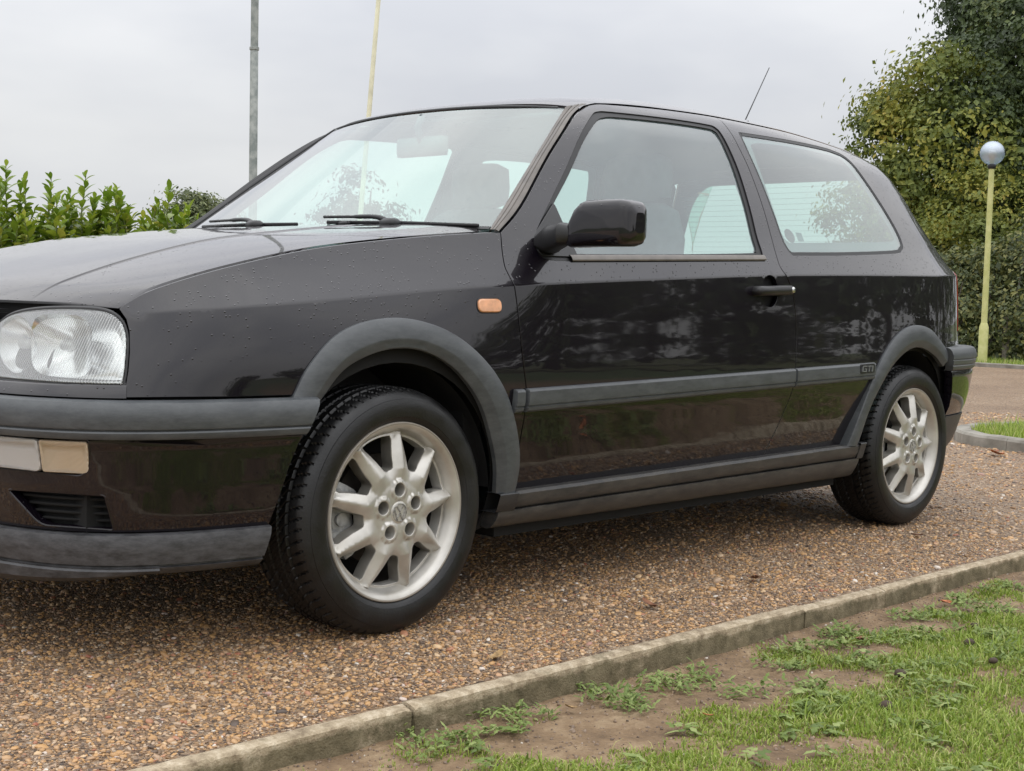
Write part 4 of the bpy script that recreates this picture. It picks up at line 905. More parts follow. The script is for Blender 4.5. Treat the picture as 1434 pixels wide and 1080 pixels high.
# ================================================================== GROUND
CAM=np.array([-2.1326,-3.2035])
_tab=RS.rand(64,64)
def vn(x,y,f=1.):
    x=np.asarray(x)*f+31.7;y=np.asarray(y)*f+17.3;i=np.floor(x).astype(int);j=np.floor(y).astype(int);u=x-i;v=y-j;u=u*u*(3-2*u);v=v*v*(3-2*v)
    T=lambda a,b:_tab[a%64,b%64]; return T(i,j)*(1-u)*(1-v)+T(i+1,j)*u*(1-v)+T(i,j+1)*(1-u)*v+T(i+1,j+1)*u*v
def fbm(x,y,f=1.,o=4): return sum(vn(x,y,f*2**k)*.5**k for k in range(o))/sum(.5**k for k in range(o))
def gravelmat(name,sc_=130,far=False):
    m,N,L,o=nodes(name); p=N.new('ShaderNodeBsdfPrincipled'); L.new(p.outputs[0],o.inputs[0])
    tc=N.new('ShaderNodeTexCoord'); v=N.new('ShaderNodeTexVoronoi'); v.inputs['Scale'].default_value=sc_; v.inputs['Randomness'].default_value=1; L.new(tc.outputs['Object'],v.inputs[0])
    s=N.new('ShaderNodeSeparateColor'); L.new(v.outputs['Color'],s.inputs[0])
    r=ramp(N,[(0,(.08,.056,.040)),(.2,(.19,.125,.078)),(.42,(.31,.20,.115)),(.6,(.42,.265,.14)),(.76,(.35,.25,.17)),(.9,(.50,.37,.24)),(1,(.62,.52,.42))]); L.new(s.outputs[0],r.inputs[0])
    n=N.new('ShaderNodeTexNoise'); n.inputs['Scale'].default_value=.9; n.inputs['Detail'].default_value=6; n.inputs['Roughness'].default_value=.65; L.new(tc.outputs['Object'],n.inputs[0])
    r2=ramp(N,[(.34,(.72,.68,.65)),(.62,(1.0,1.0,1.0))]); L.new(n.outputs[0],r2.inputs[0]); mxx=N.new('ShaderNodeMix'); mxx.data_type='RGBA'; mxx.blend_type='MULTIPLY'; mxx.inputs[0].default_value=1
    L.new(r.outputs[0],mxx.inputs[6]); L.new(r2.outputs[0],mxx.inputs[7]); L.new(mxx.outputs[2],p.inputs['Base Color'])
    e=N.new('ShaderNodeTexVoronoi'); e.feature='DISTANCE_TO_EDGE'; e.inputs['Scale'].default_value=sc_; L.new(tc.outputs['Object'],e.inputs[0])
    q=N.new('ShaderNodeMapRange'); q.inputs[1].default_value=0; q.inputs[2].default_value=.25; L.new(e.outputs[0],q.inputs[0])
    b=N.new('ShaderNodeBump'); b.inputs['Strength'].default_value=.85; b.inputs['Distance'].default_value=.005; L.new(q.outputs[0],b.inputs['Height']); L.new(b.outputs[0],p.inputs['Normal'])
    p.inputs['Roughness'].default_value=.62; return m
GRAV=gravelmat('loose_gravel')
def soilm():
    m,N,L,o=nodes('bare_soil'); p=N.new('ShaderNodeBsdfPrincipled'); L.new(p.outputs[0],o.inputs[0]); tc=N.new('ShaderNodeTexCoord')
    n=N.new('ShaderNodeTexNoise'); n.inputs['Scale'].default_value=9; n.inputs['Detail'].default_value=12; n.inputs['Roughness'].default_value=.7; L.new(tc.outputs['Object'],n.inputs[0])
    r=ramp(N,[(.3,(.10,.063,.034)),(.5,(.21,.138,.076)),(.68,(.33,.24,.145))]); L.new(n.outputs[0],r.inputs[0])
    g=N.new('ShaderNodeVectorMath'); g.operation='DISTANCE'; L.new(tc.outputs['Object'],g.inputs[0]); g.inputs[1].default_value=(-2.1,-3.2,0)
    k=N.new('ShaderNodeMapRange'); k.inputs[1].default_value=7; k.inputs[2].default_value=14; L.new(g.outputs['Value'],k.inputs[0])
    n3=N.new('ShaderNodeTexNoise'); n3.inputs['Scale'].default_value=3; n3.inputs['Detail'].default_value=10; L.new(tc.outputs['Object'],n3.inputs[0]); gr=ramp(N,[(.35,(.035,.058,.014)),(.65,(.075,.115,.03))]); L.new(n3.outputs[0],gr.inputs[0])
    x=N.new('ShaderNodeMix'); x.data_type='RGBA'; L.new(k.outputs[0],x.inputs[0]); L.new(r.outputs[0],x.inputs[6]); L.new(gr.outputs[0],x.inputs[7]); L.new(x.outputs[2],p.inputs['Base Color'])
    n2=N.new('ShaderNodeTexNoise'); n2.inputs['Scale'].default_value=70; n2.inputs['Detail'].default_value=8; L.new(tc.outputs['Object'],n2.inputs[0]); b=N.new('ShaderNodeBump'); b.inputs['Strength'].default_value=.9; b.inputs['Distance'].default_value=.01; L.new(n2.outputs[0],b.inputs['Height']); L.new(b.outputs[0],p.inputs['Normal'])
    p.inputs['Roughness'].default_value=.9; return m
SOIL=soilm()
FIELD=pmat('far_grass',(.05,.075,.022),.9,var2=(.085,.11,.04),var=.1,vscale=.8)
def leafmat(name,stops,rough=.55,transl=.25,noise=None,nscale=.6,coat=0):
    m,N,L,o=nodes(name); g=N.new('ShaderNodeNewGeometry'); r=ramp(N,stops)
    if noise:
        tc=N.new('ShaderNodeTexCoord'); n=N.new('ShaderNodeTexNoise'); n.inputs['Scale'].default_value=nscale; n.inputs['Detail'].default_value=3; L.new(tc.outputs['Object'],n.inputs[0])
        q=N.new('ShaderNodeMapRange'); q.inputs[1].default_value=.35; q.inputs[2].default_value=.65; L.new(n.outputs[0],q.inputs[0])
        k=N.new('ShaderNodeMix'); k.inputs[0].default_value=noise; L.new(g.outputs['Random Per Island'],k.inputs[2]); L.new(q.outputs[0],k.inputs[3]); L.new(k.outputs[0],r.inputs[0])
    else: L.new(g.outputs['Random Per Island'],r.inputs[0])
    p=N.new('ShaderNodeBsdfPrincipled'); L.new(r.outputs[0],p.inputs['Base Color']); p.inputs['Roughness'].default_value=rough; p.inputs['Coat Weight'].default_value=coat; p.inputs['Coat Roughness'].default_value=.25
    t=N.new('ShaderNodeBsdfTranslucent'); L.new(r.outputs[0],t.inputs[0]); x=N.new('ShaderNodeMixShader'); x.inputs[0].default_value=transl; L.new(p.outputs[0],x.inputs[1]); L.new(t.outputs[0],x.inputs[2]); L.new(x.outputs[0],o.inputs[0]); return m
def plane(name,pts,z,mat,kind='structure'):
    o=link(name,mk(name,[(x,y,z) for x,y in pts],[tuple(range(len(pts)))],mat,smooth=False)); o['kind']=kind; return o
KY=lambda x: -1.232-.0235*x       # back edge of the near kerb
plane('field',[(-300,-300),(400,-300),(400,400),(-300,400)],-.16,FIELD)
plane('gravel_drive',[(-30,KY(-30)-.02),(15.5,KY(15.5)-.02),(15.5,16),(-30,16)],0,GRAV)
plane('far_verge',[(15.45,-60),(120,-60),(120,90),(15.45,90)],.03,pmat('leafy_verge',(.09,.07,.03),.9,var2=(.06,.10,.02),var=.1,vscale=3,bump=.8,bscale=30))
plane('back_lawn',[(-80,16),(15.45,16),(15.45,90),(-80,90)],.0,FIELD)
# near soil strip with real relief
gx=np.concatenate([np.linspace(-30,-2.5,14),np.linspace(-2.3,4.5,230),np.linspace(5,30,20)]); gy=np.concatenate([np.linspace(0,2.2,110),np.linspace(2.35,12,24)])
X,Yo=np.meshgrid(gx,gy,indexing='ij'); Yw=KY(X)-.045-Yo
soilz=lambda x,y: -.053+.024*sm(.05,.7,KY(x)-y-.05)+.030*(fbm(x,y,2.2,4)-.5)+.014*(fbm(x,y,14,3)-.5)
ZZ=soilz(X,Yw); v,f=grid(np.stack([X,Yw,ZZ],-1),flip=True)
o=link('verge_soil',mk('verge_soil',v,f,SOIL)); o['kind']='structure'
plane('lawn',[(-90,-110),(90,-110),(90,KY(30)-11.9),(30,KY(30)-11.9),(-30,KY(-30)-11.9),(-90,KY(-30)-11.9)],-.045,FIELD)
# kerb stones
CONC=concrete('mossy_concrete')
CONC2=pmat('weathered_concrete',(.16,.145,.12),.85,var2=(.30,.28,.24),var=.1,vscale=9,bump=.9,bscale=90,detail=9)
kerb=empty('kerb',(0,KY(0),0)); kerb['kind']='structure'
jn=[-6.76,-5.845,-4.93,-4.015,-3.1,-2.185,-1.27,-.355,.982,1.387,2.302,3.217,4.132,5.047,5.962,6.877,7.79]
for a,b in zip(jn[:-1],jn[1:]):
    n=max(6,int((b-a)/.012)); xs=np.linspace(a+.0025,b-.0025,n); R=[]; ph=random.random()*50; tz=random.uniform(-.0035,.0035); ty=random.uniform(-.003,.003)
    for i,x in enumerate(xs):
        y=KY(x)+ty; c=.0022*(vn(x+ph,3.,30)-.5)*2; c2=.002*(vn(x+ph,9.,38)-.5)*2; t=.004+tz+.0012*(vn(x+ph,5.,24)-.5)*2; k=.004 if i in(0,n-1) else 0
        ch=.006*max(0,vn(x+ph,1.,17)-.72)*8
        R.append([(x,y+.002,-.15),(x,y+c2,t-.010-k),(x,y-.005+c2,t-.004-k*.5),(x,y-.022,t+.0015),(x,y-.0445+c,t-.0005-ch*.4-k),(x,y-.049+c-k*.5,t-.0045-ch-k),(x,y-.050+c*.5,-.05),(x,y-.051,-.15)])
    v,f=grid(np.array(R)); m_=8; f.append(tuple(range(m_-1,-1,-1))); f.append(tuple(range((n-1)*m_,n*m_)))
    v=v-np.array([0,KY(0),0]); link('kerb_stone',mk('kerb_stone',v,f,CONC,sharp=35),kerb)
# island with a raised edging at the right
isl=catmull([(4.7,-1.9),(5.05,-.75),(5.27,-.1),(5.37,.22),(5.55,.50),(5.84,.66),(6.15,.69),(6.6,.55),(7.2,.15),(7.9,-.8),(8.3,-1.9)],10)
def offs(P,d):
    t=np.gradient(P,axis=0); t/=np.linalg.norm(t,axis=1)[:,None]; return P+np.stack([t[:,1],-t[:,0]],1)*d
ke=empty('island_edging',(5.4,.2,0)); ke['kind']='structure'
segs=[(i,min(i+13,len(isl)-1)) for i in range(0,len(isl)-1,13)]
for a,b in segs:
    S_=isl[a:b+1]; 
    A=[offs(S_,d) for d in(0,.004,.014,.09,.10,.102)]; zz_=(-.05,.052,.066,.070,.060,-.05); R=[]
    S0=np.concatenate([[S_[0]+(S_[1]-S_[0])*.06],S_[1:-1],[S_[-1]+(S_[-2]-S_[-1])*.06]]); A=[offs(S0,d) for d in(0,.004,.016,.088,.10,.102)]
    for i in range(len(S0)): R.append([(A[j][i][0],A[j][i][1],zz_[j]+(.006*(vn(A[j][i][0],A[j][i][1],9)-.5) if j in(1,2,3,4) else 0)) for j in range(6)])
    v,f=grid(np.array(R)); f.append(tuple(range(5,-1,-1))); f.append(tuple(range((len(S0)-1)*6,len(S0)*6)))
    link('kerb_stone',mk('kerb_stone',v-np.array([5.4,.2,0]),f,CONC2,sharp=35),ke)
ins=offs(isl,.101); o=plane('island_grass_bed',[tuple(q) for q in ins],.045,SOIL)
# far kerb
fk=empty('far_kerb',(15.4,5,0)); fk['kind']='structure'
for i,y0 in enumerate(np.arange(-4.,11.,.915)):
    x0=15.37+.05*(y0-5); v,f=box(-.06,.06,.004,.911,-.08,.052+random.uniform(-.004,.004),.008); link('kerb_stone',mk('kerb_stone',v+[x0-15.4,y0-5,0],f,CONC2,sharp=35),fk)
# ------------------------------------------------------------------ gravel as real pebbles
def cloud(n0,r0,r1,dens):
    out_=[]
    A=np.radians(RS.uniform(90-46.4-34,90-46.4+36,n0)); 
    return A
def pebbles():
    P=[];S_=[]
    for r0,r1,n,s in((1.9,3.4,110000,.0035),(3.4,5.0,110000,.0038),(5.0,7.5,85000,.0048),(7.5,11,50000,.0068)):
        a=np.radians(RS.uniform(6,82,n)); r=np.sqrt(RS.uniform(r0*r0,r1*r1,n)); x=CAM[0]+r*np.cos(a); y=CAM[1]+r*np.sin(a)
        k=(y>KY(x)+.004)&(y<6)
        # not inside the island
        k&=~pip(np.stack([x,y],1),isl); x=x[k];y=y[k]
        patch=fbm(x,y,1.6,3); k2=RS.rand(len(x))<np.clip(.45+1.1*(patch-.3),.25,1); x=x[k2];y=y[k2]
        P.append(np.stack([x,y,np.full(len(x),.0005)],1)); S_.append(s*np.exp(RS.normal(-.18,.42,len(x))))
    return np.concatenate(P),np.concatenate(S_)
PP,PSZ=pebbles(); n=len(PP)
me=bpy.data.meshes.new('gravel'); me.vertices.add(n); me.vertices.foreach_set('co',PP.ravel().astype(np.float32))
def attr(me,nm,ty,arr,dom='POINT'):
    a=me.attributes.new(nm,ty,dom); a.data.foreach_set('vector' if ty=='FLOAT_VECTOR' else ('color' if ty=='FLOAT_COLOR' else 'value'),np.asarray(arr,np.float32).ravel())
scl=np.stack([PSZ*RS.uniform(.85,1.35,n),PSZ*RS.uniform(.7,1.05,n),PSZ*RS.uniform(.4,.75,n)],1); rt=np.stack([RS.normal(0,.25,n),RS.normal(0,.25,n),RS.uniform(0,6.28,n)],1)
attr(me,'scl','FLOAT_VECTOR',scl); attr(me,'rt','FLOAT_VECTOR',rt); attr(me,'tone','FLOAT',RS.rand(n))
m,N,L,o_=nodes('pebble_stone'); p=N.new('ShaderNodeBsdfPrincipled'); L.new(p.outputs[0],o_.inputs[0]); at_=N.new('ShaderNodeAttribute'); at_.attribute_type='INSTANCER'; at_.attribute_name='tone'
r=ramp(N,[(0,(.085,.062,.048)),(.12,(.185,.12,.075)),(.30,(.29,.175,.088)),(.46,(.42,.24,.10)),(.62,(.53,.31,.13)),(.74,(.40,.26,.155)),(.84,(.44,.33,.23)),(.92,(.62,.43,.24)),(.975,(.31,.10,.055)),(.993,(.64,.58,.50))]); L.new(at_.outputs['Fac'],r.inputs[0])
tc=N.new('ShaderNodeTexCoord'); nn=N.new('ShaderNodeTexNoise'); nn.inputs['Scale'].default_value=3; L.new(tc.outputs['Object'],nn.inputs[0]); L.new(r.outputs[0],p.inputs['Base Color']); p.inputs['Roughness'].default_value=.45
PEB=m
go=link('gravel',me); go['kind']='stuff'
ng=bpy.data.node_groups.new('pebble_scatter','GeometryNodeTree'); ng.interface.new_socket('Geometry',in_out='INPUT',socket_type='NodeSocketGeometry'); ng.interface.new_socket('Geometry',in_out='OUTPUT',socket_type='NodeSocketGeometry')
GN=ng.nodes; GL=ng.links; gi=GN.new('NodeGroupInput'); gu=GN.new('NodeGroupOutput'); ico=GN.new('GeometryNodeMeshIcoSphere'); ico.inputs['Radius'].default_value=1; ico.inputs['Subdivisions'].default_value=2
sp=GN.new('GeometryNodeSetPosition'); nt_=GN.new('ShaderNodeTexNoise'); nt_.inputs['Scale'].default_value=1.1; vs=GN.new('ShaderNodeVectorMath'); vs.operation='SUBTRACT'; vs.inputs[1].default_value=(.5,.5,.5); vm=GN.new('ShaderNodeVectorMath'); vm.operation='SCALE'; vm.inputs['Scale'].default_value=.9
GL.new(nt_.outputs['Color'],vs.inputs[0]); GL.new(vs.outputs[0],vm.inputs[0]); GL.new(vm.outputs[0],sp.inputs['Offset']); GL.new(ico.outputs['Mesh'],sp.inputs['Geometry'])
sm_=GN.new('GeometryNodeSetMaterial'); sm_.inputs['Material'].default_value=PEB; GL.new(sp.outputs[0],sm_.inputs['Geometry'])
ss_=GN.new('GeometryNodeSetShadeSmooth'); GL.new(sm_.outputs[0],ss_.inputs[0])
iop=GN.new('GeometryNodeInstanceOnPoints'); GL.new(gi.outputs[0],iop.inputs['Points']); GL.new(ss_.outputs[0],iop.inputs['Instance'])
for nm,sock in(('scl','Scale'),('rt','Rotation')):
    na=GN.new('GeometryNodeInputNamedAttribute'); na.data_type='FLOAT_VECTOR'; na.inputs['Name'].default_value=nm; GL.new(na.outputs['Attribute'],iop.inputs[sock])
GL.new(iop.outputs[0],gu.inputs[0]); md=go.modifiers.new('scatter','NODES'); md.node_group=ng; me.materials.append(PEB)
n=16000; cx_=RS.uniform(-1.2,3.2,n); cd_=RS.uniform(.0,1.3,n)**1.2; cy_=KY(cx_)-.054-cd_; cz_=soilz(cx_,cy_)
mc=bpy.data.meshes.new('soil_crumbs'); mc.vertices.add(n); mc.vertices.foreach_set('co',np.stack([cx_,cy_,cz_],1).ravel().astype(np.float32)); csz=np.minimum(.0022*np.exp(RS.normal(0,.45,n)),.006)
attr(mc,'scl','FLOAT_VECTOR',np.stack([csz,csz*.9,csz*.7],1)); attr(mc,'rt','FLOAT_VECTOR',RS.uniform(0,6,(n,3))); attr(mc,'tone','FLOAT',RS.rand(n))
co_=link('soil_crumbs',mc); co_['kind']='stuff'; ng2=ng.copy(); CRM=PEB.copy(); CRM.name='soil_crumb'
for q in CRM.node_tree.nodes:
    if q.type=='VALTORGB':
        for el,c in zip(q.color_ramp.elements,[(.08,.055,.04),(.12,.08,.055),(.16,.11,.075),(.2,.14,.095),(.24,.17,.115),(.18,.12,.08),(.28,.21,.15),(.3,.2,.12),(.2,.13,.09),(.55,.5,.43)]): el.color=(*c,1)
for q in ng2.nodes:
    if q.bl_idname=='GeometryNodeSetMaterial': q.inputs['Material'].default_value=CRM
mc.materials.append(CRM); md=co_.modifiers.new('scatter','NODES'); md.node_group=ng2
# ------------------------------------------------------------------ grass and weeds on the verge
GRASS=leafmat('lawn_grass',[(0,(.12,.18,.020)),(.35,(.23,.33,.038)),(.7,(.35,.45,.075)),(.9,(.48,.54,.16)),(1,(.60,.52,.26))],.5,.42)
WEED=leafmat('weed_leaf',[(0,(.11,.16,.035)),(.5,(.19,.26,.06)),(1,(.32,.38,.13))],.6,.25)
def gmask(x,y):
    d=KY(x)-.05-y        # distance from the kerb
    a=fbm(x,y,1.5,4); b=fbm(x+9,y-4,5.5,3)
    base=sm(.02,.50,d+(x-.6)*.03)*.57+.40*(a-.5)*2+.48*(b-.5)*2
    near=.20*np.exp(-((d-.10)/.07)**2)*(b>.47)
    return base+near+.10+.10*(fbm(x-5,y+3,13,2)-.5)
def blades(n,x0,x1,d0,d1,hh,thr,wd=.0016,mode='lawn'):
    x=RS.uniform(x0,x1,n); y=KY(x)-.052-RS.uniform(d0,d1,n)
    if mode=='lawn': k=gmask(x,y)+RS.normal(0,.055,n)>thr; x=x[k];y=y[k]
    n=len(x); z=soilz(x,y)-.002; h=hh*np.exp(RS.normal(-.15,.35,n))*(.55+.9*fbm(x,y,3.5,2)); a=RS.uniform(0,6.283,n); ln=RS.uniform(.25,1.1,n)*h; w_=wd*RS.uniform(.7,1.3,n)
    dx=np.cos(a);dy=np.sin(a); B=np.stack([x,y,z],1); D=np.stack([dx,dy,0*dx],1); Sd_=np.stack([-dy,dx,0*dx],1); U=np.array([0,0,1.])
    p0=B-Sd_*w_[:,None];p1=B+Sd_*w_[:,None];m1=B+D*(ln*.35)[:,None]+U*(h*.6)[:,None]; p2=m1+Sd_*(w_*.8)[:,None];p3=m1-Sd_*(w_*.8)[:,None]; t=B+D*ln[:,None]+U*(h*(.95-.25*RS.rand(n)))[:,None]
    V=np.stack([p0,p1,p2,p3,t],1).reshape(-1,3); i=np.arange(n)[:,None]*5; F=np.concatenate([i+[0,1,2],i+[0,2,3],i+[3,2,4]]); return V,F
bl=[blades(330000,-.9,2.9,0,1.35,.0122,.50,.0013),blades(26000,-.9,3.2,0,1.3,.026,.60),blades(40000,2.9,7,0,2.2,.034,.45,.003),blades(14000,-4,-.9,0,1.5,.04,.5,.002)]
V=np.concatenate([b[0] for b in bl]); off_=np.cumsum([0]+[len(b[0]) for b in bl[:-1]]); F=np.concatenate([b[1]+o_2 for b,o_2 in zip(bl,off_)])
tag(link('grass',mk('grass',V,F,GRASS,smooth=False)),kind='stuff')
def leafy(cx,cy,cz,rad,nl,size,rs=RS,flat=.35):
    """rosette of lobed leaves"""
    V=[];F=[]
    for k in range(nl):
        a=rs.uniform(0,6.283); r=rad*math.sqrt(rs.rand()); px,py=cx+r*math.cos(a),cy+r*math.sin(a); b=rs.uniform(0,6.283); L_=size*rs.uniform(.6,1.3); t=rs.uniform(.1,flat*2); 
        d=np.array([math.cos(b),math.sin(b),t]); s_=np.array([-math.sin(b),math.cos(b),rs.uniform(-.3,.3)]); base=np.array([px,py,cz+rs.uniform(0,.014)]); o=len(V); n=5
        V.append(base)
        for i in range(1,n):
            q=i/n; c=base+d*L_*q-np.array([0,0,L_*.35*q*q]); ww=L_*(.26 if i%2 else .11)*(1-.35*q); V+= [c-s_*ww,c+np.array([0,0,.0015]),c+s_*ww]
        V.append(base+d*L_-np.array([0,0,L_*.35])); F+=[(o,o+1,o+2),(o,o+2,o+3)]
        for i in range(n-2):
            u=o+1+3*i; F+=[(u,u+3,u+4),(u,u+4,u+1),(u+1,u+4,u+5),(u+1,u+5,u+2)]
        u=o+1+3*(n-2); F+=[(u,u+3,u+1),(u+1,u+3,u+2)]
    return np.array(V),F
wd_=[]
spots=[(.12,.07),(.22,.10),(.06,.13),(.38,.09),(.80,.09),(.90,.12),(1.02,.10),(.95,.20),(1.10,.22),(1.28,.10),(1.42,.14),(.60,.16),(.70,.30),(.50,.34),(1.6,.10),(1.5,.24),(.30,.20),(-.10,.07),(-.30,.07),(-.42,.10),(1.25,.34),(1.9,.12),(.85,.42),(1.05,.5),(.62,.52),(.35,.45)]
for x,d in spots:
    for q in range(5):
        xx=x+RS.normal(0,.05);dd=max(.02,d+RS.normal(0,.035)); y=KY(xx)-.052-dd; wd_.append(leafy(xx,y,float(soilz(np.array(xx),np.array(y)))+.003,.034,20,.018,flat=.6))
for k in range(90):
    xx=RS.uniform(-.4,2.4);dd=RS.uniform(.12,1.1); y=KY(xx)-.052-dd; wd_.append(leafy(xx,y,float(soilz(np.array(xx),np.array(y)))+.006,.02,9,.030,flat=.2))
tag(link('weeds',mk('weeds',*join(wd_),WEED,smooth=False)),kind='stuff')
# island grass
def patch_grass(name,poly,z,n,h,w_=.003):
    poly=np.asarray(poly); x=RS.uniform(poly[:,0].min(),poly[:,0].max(),n); y=RS.uniform(poly[:,1].min(),poly[:,1].max(),n); k=pip(np.stack([x,y],1),poly); x=x[k];y=y[k];n=len(x)
    a=RS.uniform(0,6.28,n); hh=h*np.exp(RS.normal(0,.3,n)); D=np.stack([np.cos(a),np.sin(a),0*a],1); Sd_=np.stack([-np.sin(a),np.cos(a),0*a],1); B=np.stack([x,y,np.full(n,z)],1)
    V=np.stack([B-Sd_*w_,B+Sd_*w_,B+D*(hh*.6)[:,None]+np.array([0,0,1.])*hh[:,None]],1).reshape(-1,3); F=np.arange(3*n).reshape(-1,3); tag(link(name,mk(name,V,F,GRASS,smooth=False)),kind='stuff')
patch_grass('island_grass',offs(isl,.11),.044,45000,.045,.004)
patch_grass('far_verge_grass',[(15.5,-4),(18,-4),(18,11),(15.5,11)],.028,26000,.05,.006)
# bits lying about
CLOD=pmat('dark_clod',(.065,.045,.032),.95,bump=1,bscale=90)
def lump(r,seed):
    rs=np.random.RandomState(seed); V=[];n,m_=10,7; P=np.zeros((n,m_,3))
    for i in range(n):
        for j in range(m_):
            a=2*math.pi*i/n; b=math.pi*j/(m_-1); k=r*(1+.35*(rs.rand()-.5)) if 0<j<m_-1 else r*.8; P[i,j]=(k*math.sin(b)*math.cos(a),k*math.sin(b)*math.sin(a)*.8,k*math.cos(b)*.55)
    return grid(P,closeu=True)
from_px=[(1.10,-1.70,.016,'dark clod of earth in the grass nearest the right edge of the lawn'),(1.30,-1.62,.014,'dark clod of earth lying deeper in the lawn towards the car'),(.72,-1.72,.018,'dark worm-cast clod in the middle of the grass'),(.45,-1.83,.018,'dark clod at the very bottom edge of the lawn'),(.95,-1.83,.013,'small dark clod among broad weeds on the lawn')]
for i,(x,y,r,lb) in enumerate(from_px):
    v,f=lump(r,i); o=link('earth_clod',mk('earth_clod',v,f,CLOD),loc=(x,y,float(soilz(np.array(x),np.array(y)))+.008+r*.3)); tag(o,lb,'clod','clods of earth on the lawn')
def dryleaf(L_,seed,curl=.4):
    rs=np.random.RandomState(seed); V=[];F=[];n=7
    for i in range(n):
        q=i/(n-1); w_=L_*.33*math.sin(math.pi*min(1,q*.96+.02))**.7*(1+.3*(rs.rand()-.5)); z=L_*curl*.5*(q-.5)**2*2
        V+=[(L_*(q-.5),-w_,z+L_*curl*.25),(L_*(q-.5),0,z),(L_*(q-.5),w_,z+L_*curl*.2)]
    for i in range(n-1):
        for k in(0,1): a=3*i+k; F.append((a,a+3,a+4,a+1))
    return np.array(V),F
OR=pmat('orange_dry_leaf',(.42,.14,.05),.7,var=.4,vscale=60); BR=pmat('brown_dry_leaf',(.16,.07,.035),.8,var=.5,vscale=60); TN=pmat('tan_dry_leaf',(.34,.22,.10),.8,var=.4,vscale=60)
for i,(x,y,z,s,mm,lb) in enumerate([(5.02,.02,.012,.085,OR,'orange fallen leaf on the gravel against the island edging'),(.93,-1.50,0,.045,BR,'brown curled leaf beside the weeds on the bare soil'),(1.52,-1.43,0,.04,OR,'small orange leaf on soil close to the kerb'),(.12,-1.62,0,.022,OR,'tiny orange leaf on the bare soil at lower middle'),(-.02,-1.38,0,.03,TN,'tan leaf lying by the kerb joint'),(.02,-1.13,.008,.045,TN,'tan leaf flat on the gravel near the front wheel'),(.68,-1.03,.010,.05,BR,'dark brown curled leaf on the gravel beside the sill'),(1.18,-1.02,.010,.05,BR,'dark brown curled leaf on gravel before the rear wheel'),(2.25,-.96,.010,.04,BR,'dark leaf on gravel under the rear bumper side')]):
    v,f=dryleaf(s,i+3); zz0=z if z else float(soilz(np.array(x),np.array(y)))+.012
    o=link('fallen_leaf',mk('fallen_leaf',v,f,mm),loc=(x,y,zz0)); o.rotation_euler=(random.uniform(-.3,.3),random.uniform(-.3,.3),random.uniform(0,6)); tag(o,lb,'leaf','fallen leaves lying about')
# ------------------------------------------------------------------ lamp post, poles, stakes
YEL=pmat('yellow_green_paint',(.44,.45,.16),.55,var2=(.56,.55,.25),var=.1,vscale=10)
lp=empty('street_lamp',(15.87,5.18,.03)); tag(lp,'slim yellow-green lamp post topped by a clear globe in front of the trees','lamp post')
link('pole',mk('pole',*join([tube([(0,0,.50),(0,0,2.62)],[.041,.036],16)]),YEL,sharp=50),lp)
link('base_sleeve',mk('base_sleeve',*join([tube([(0,0,-.05),(0,0,.48),(0,0,.54)],[.062,.062,.042],16)]),YEL,sharp=50),lp)
link('globe_collar',mk('globe_collar',*tube([(0,0,2.60),(0,0,2.635),(0,0,2.66)],[.045,.06,.05],16),BLACK,sharp=50),lp)
m,N,L,o_=nodes('globe_glass'); g1=N.new('ShaderNodeBsdfTransparent'); g1.inputs[0].default_value=(.80,.85,.90,1); g2=N.new('ShaderNodeBsdfGlossy'); g2.inputs['Roughness'].default_value=.4; g2.inputs[0].default_value=(.75,.82,.92,1); x_=N.new('ShaderNodeMixShader'); x_.inputs[0].default_value=.50; L.new(g1.outputs[0],x_.inputs[1]); L.new(g2.outputs[0],x_.inputs[2]); L.new(x_.outputs[0],o_.inputs[0])
R=[(.160*math.sin(b),.160*math.cos(b)) for b in np.linspace(0.02,math.pi-.25,24)]; v,f=revolve(R,40,axis='z',sgn=1)
link('globe',mk('globe',v+[0,0,2.81],f,m),lp)
v,f=revolve([(.001,.05),(.04,.045),(.06,.0),(.045,-.02),(.03,-.09),(.03,-.14)],20,axis='z'); link('lamp_fitting',mk('lamp_fitting',v+[0,0,2.80],f,pmat('lamp_white',(.6,.58,.5),.4)),lp)
GALV=pmat('galvanised_steel',(.20,.225,.215),.55,metal=.35,var2=(.36,.38,.36),var=.1,vscale=14,detail=9)
o=link('steel_pole',mk('steel_pole',*join([tube([(0,0,0),(0,0,1.2),(-.012,0,3.42),(-.012,0,3.421)],[.050,.047,.045,.0445],16),tube([(-.012,0,3.421),(-.012,0,3.425),(-.012,0,3.455),(-.012,0,3.459)],[.0445,.054,.054,.043],16),tube([(-.012,0,3.459),(-.02,0,6),(-.03,0,9)],[.043,.042,.040],16)]),GALV,sharp=50),loc=(7.21,9.785,0)); tag(o,'tall galvanised grey steel pole rising behind the far side of the bonnet','pole')
d_=np.array([.132,-.112,2.702]); b_=np.array([9.446,10.578,1.756]); t0=b_-d_*(1.756/2.702); t1=b_+d_*2.2
o=link('flagpole',mk('flagpole',*tube([tuple(q-t0) for q in(t0,b_,t1)],[.034,.032,.024],14),pmat('cream_paint',(.72,.70,.52),.5,var=.15,vscale=4),sharp=50),loc=tuple(t0)); tag(o,'slender cream flagpole leaning to the right behind the windscreen','flagpole')
WOOD=pmat('grey_wood',(.12,.10,.075),.85,var2=(.22,.20,.16),var=.1,vscale=30)
for (x,y,h,lb) in((16.3,5.82,.62,'grey wooden stake seen just right of the car\'s rear corner'),(16.9,5.33,.66,'thin wooden stake to the right of the yellow-green lamp post')):
    v,f=box(-.035,.035,-.035,.035,-.1,h,.008); o=link('wooden_stake',mk('wooden_stake',v,f,WOOD,sharp=40),loc=(x,y,.03)); tag(o,lb,'stake','wooden stakes in front of the trees'); o.rotation_euler=(0,.02,0)
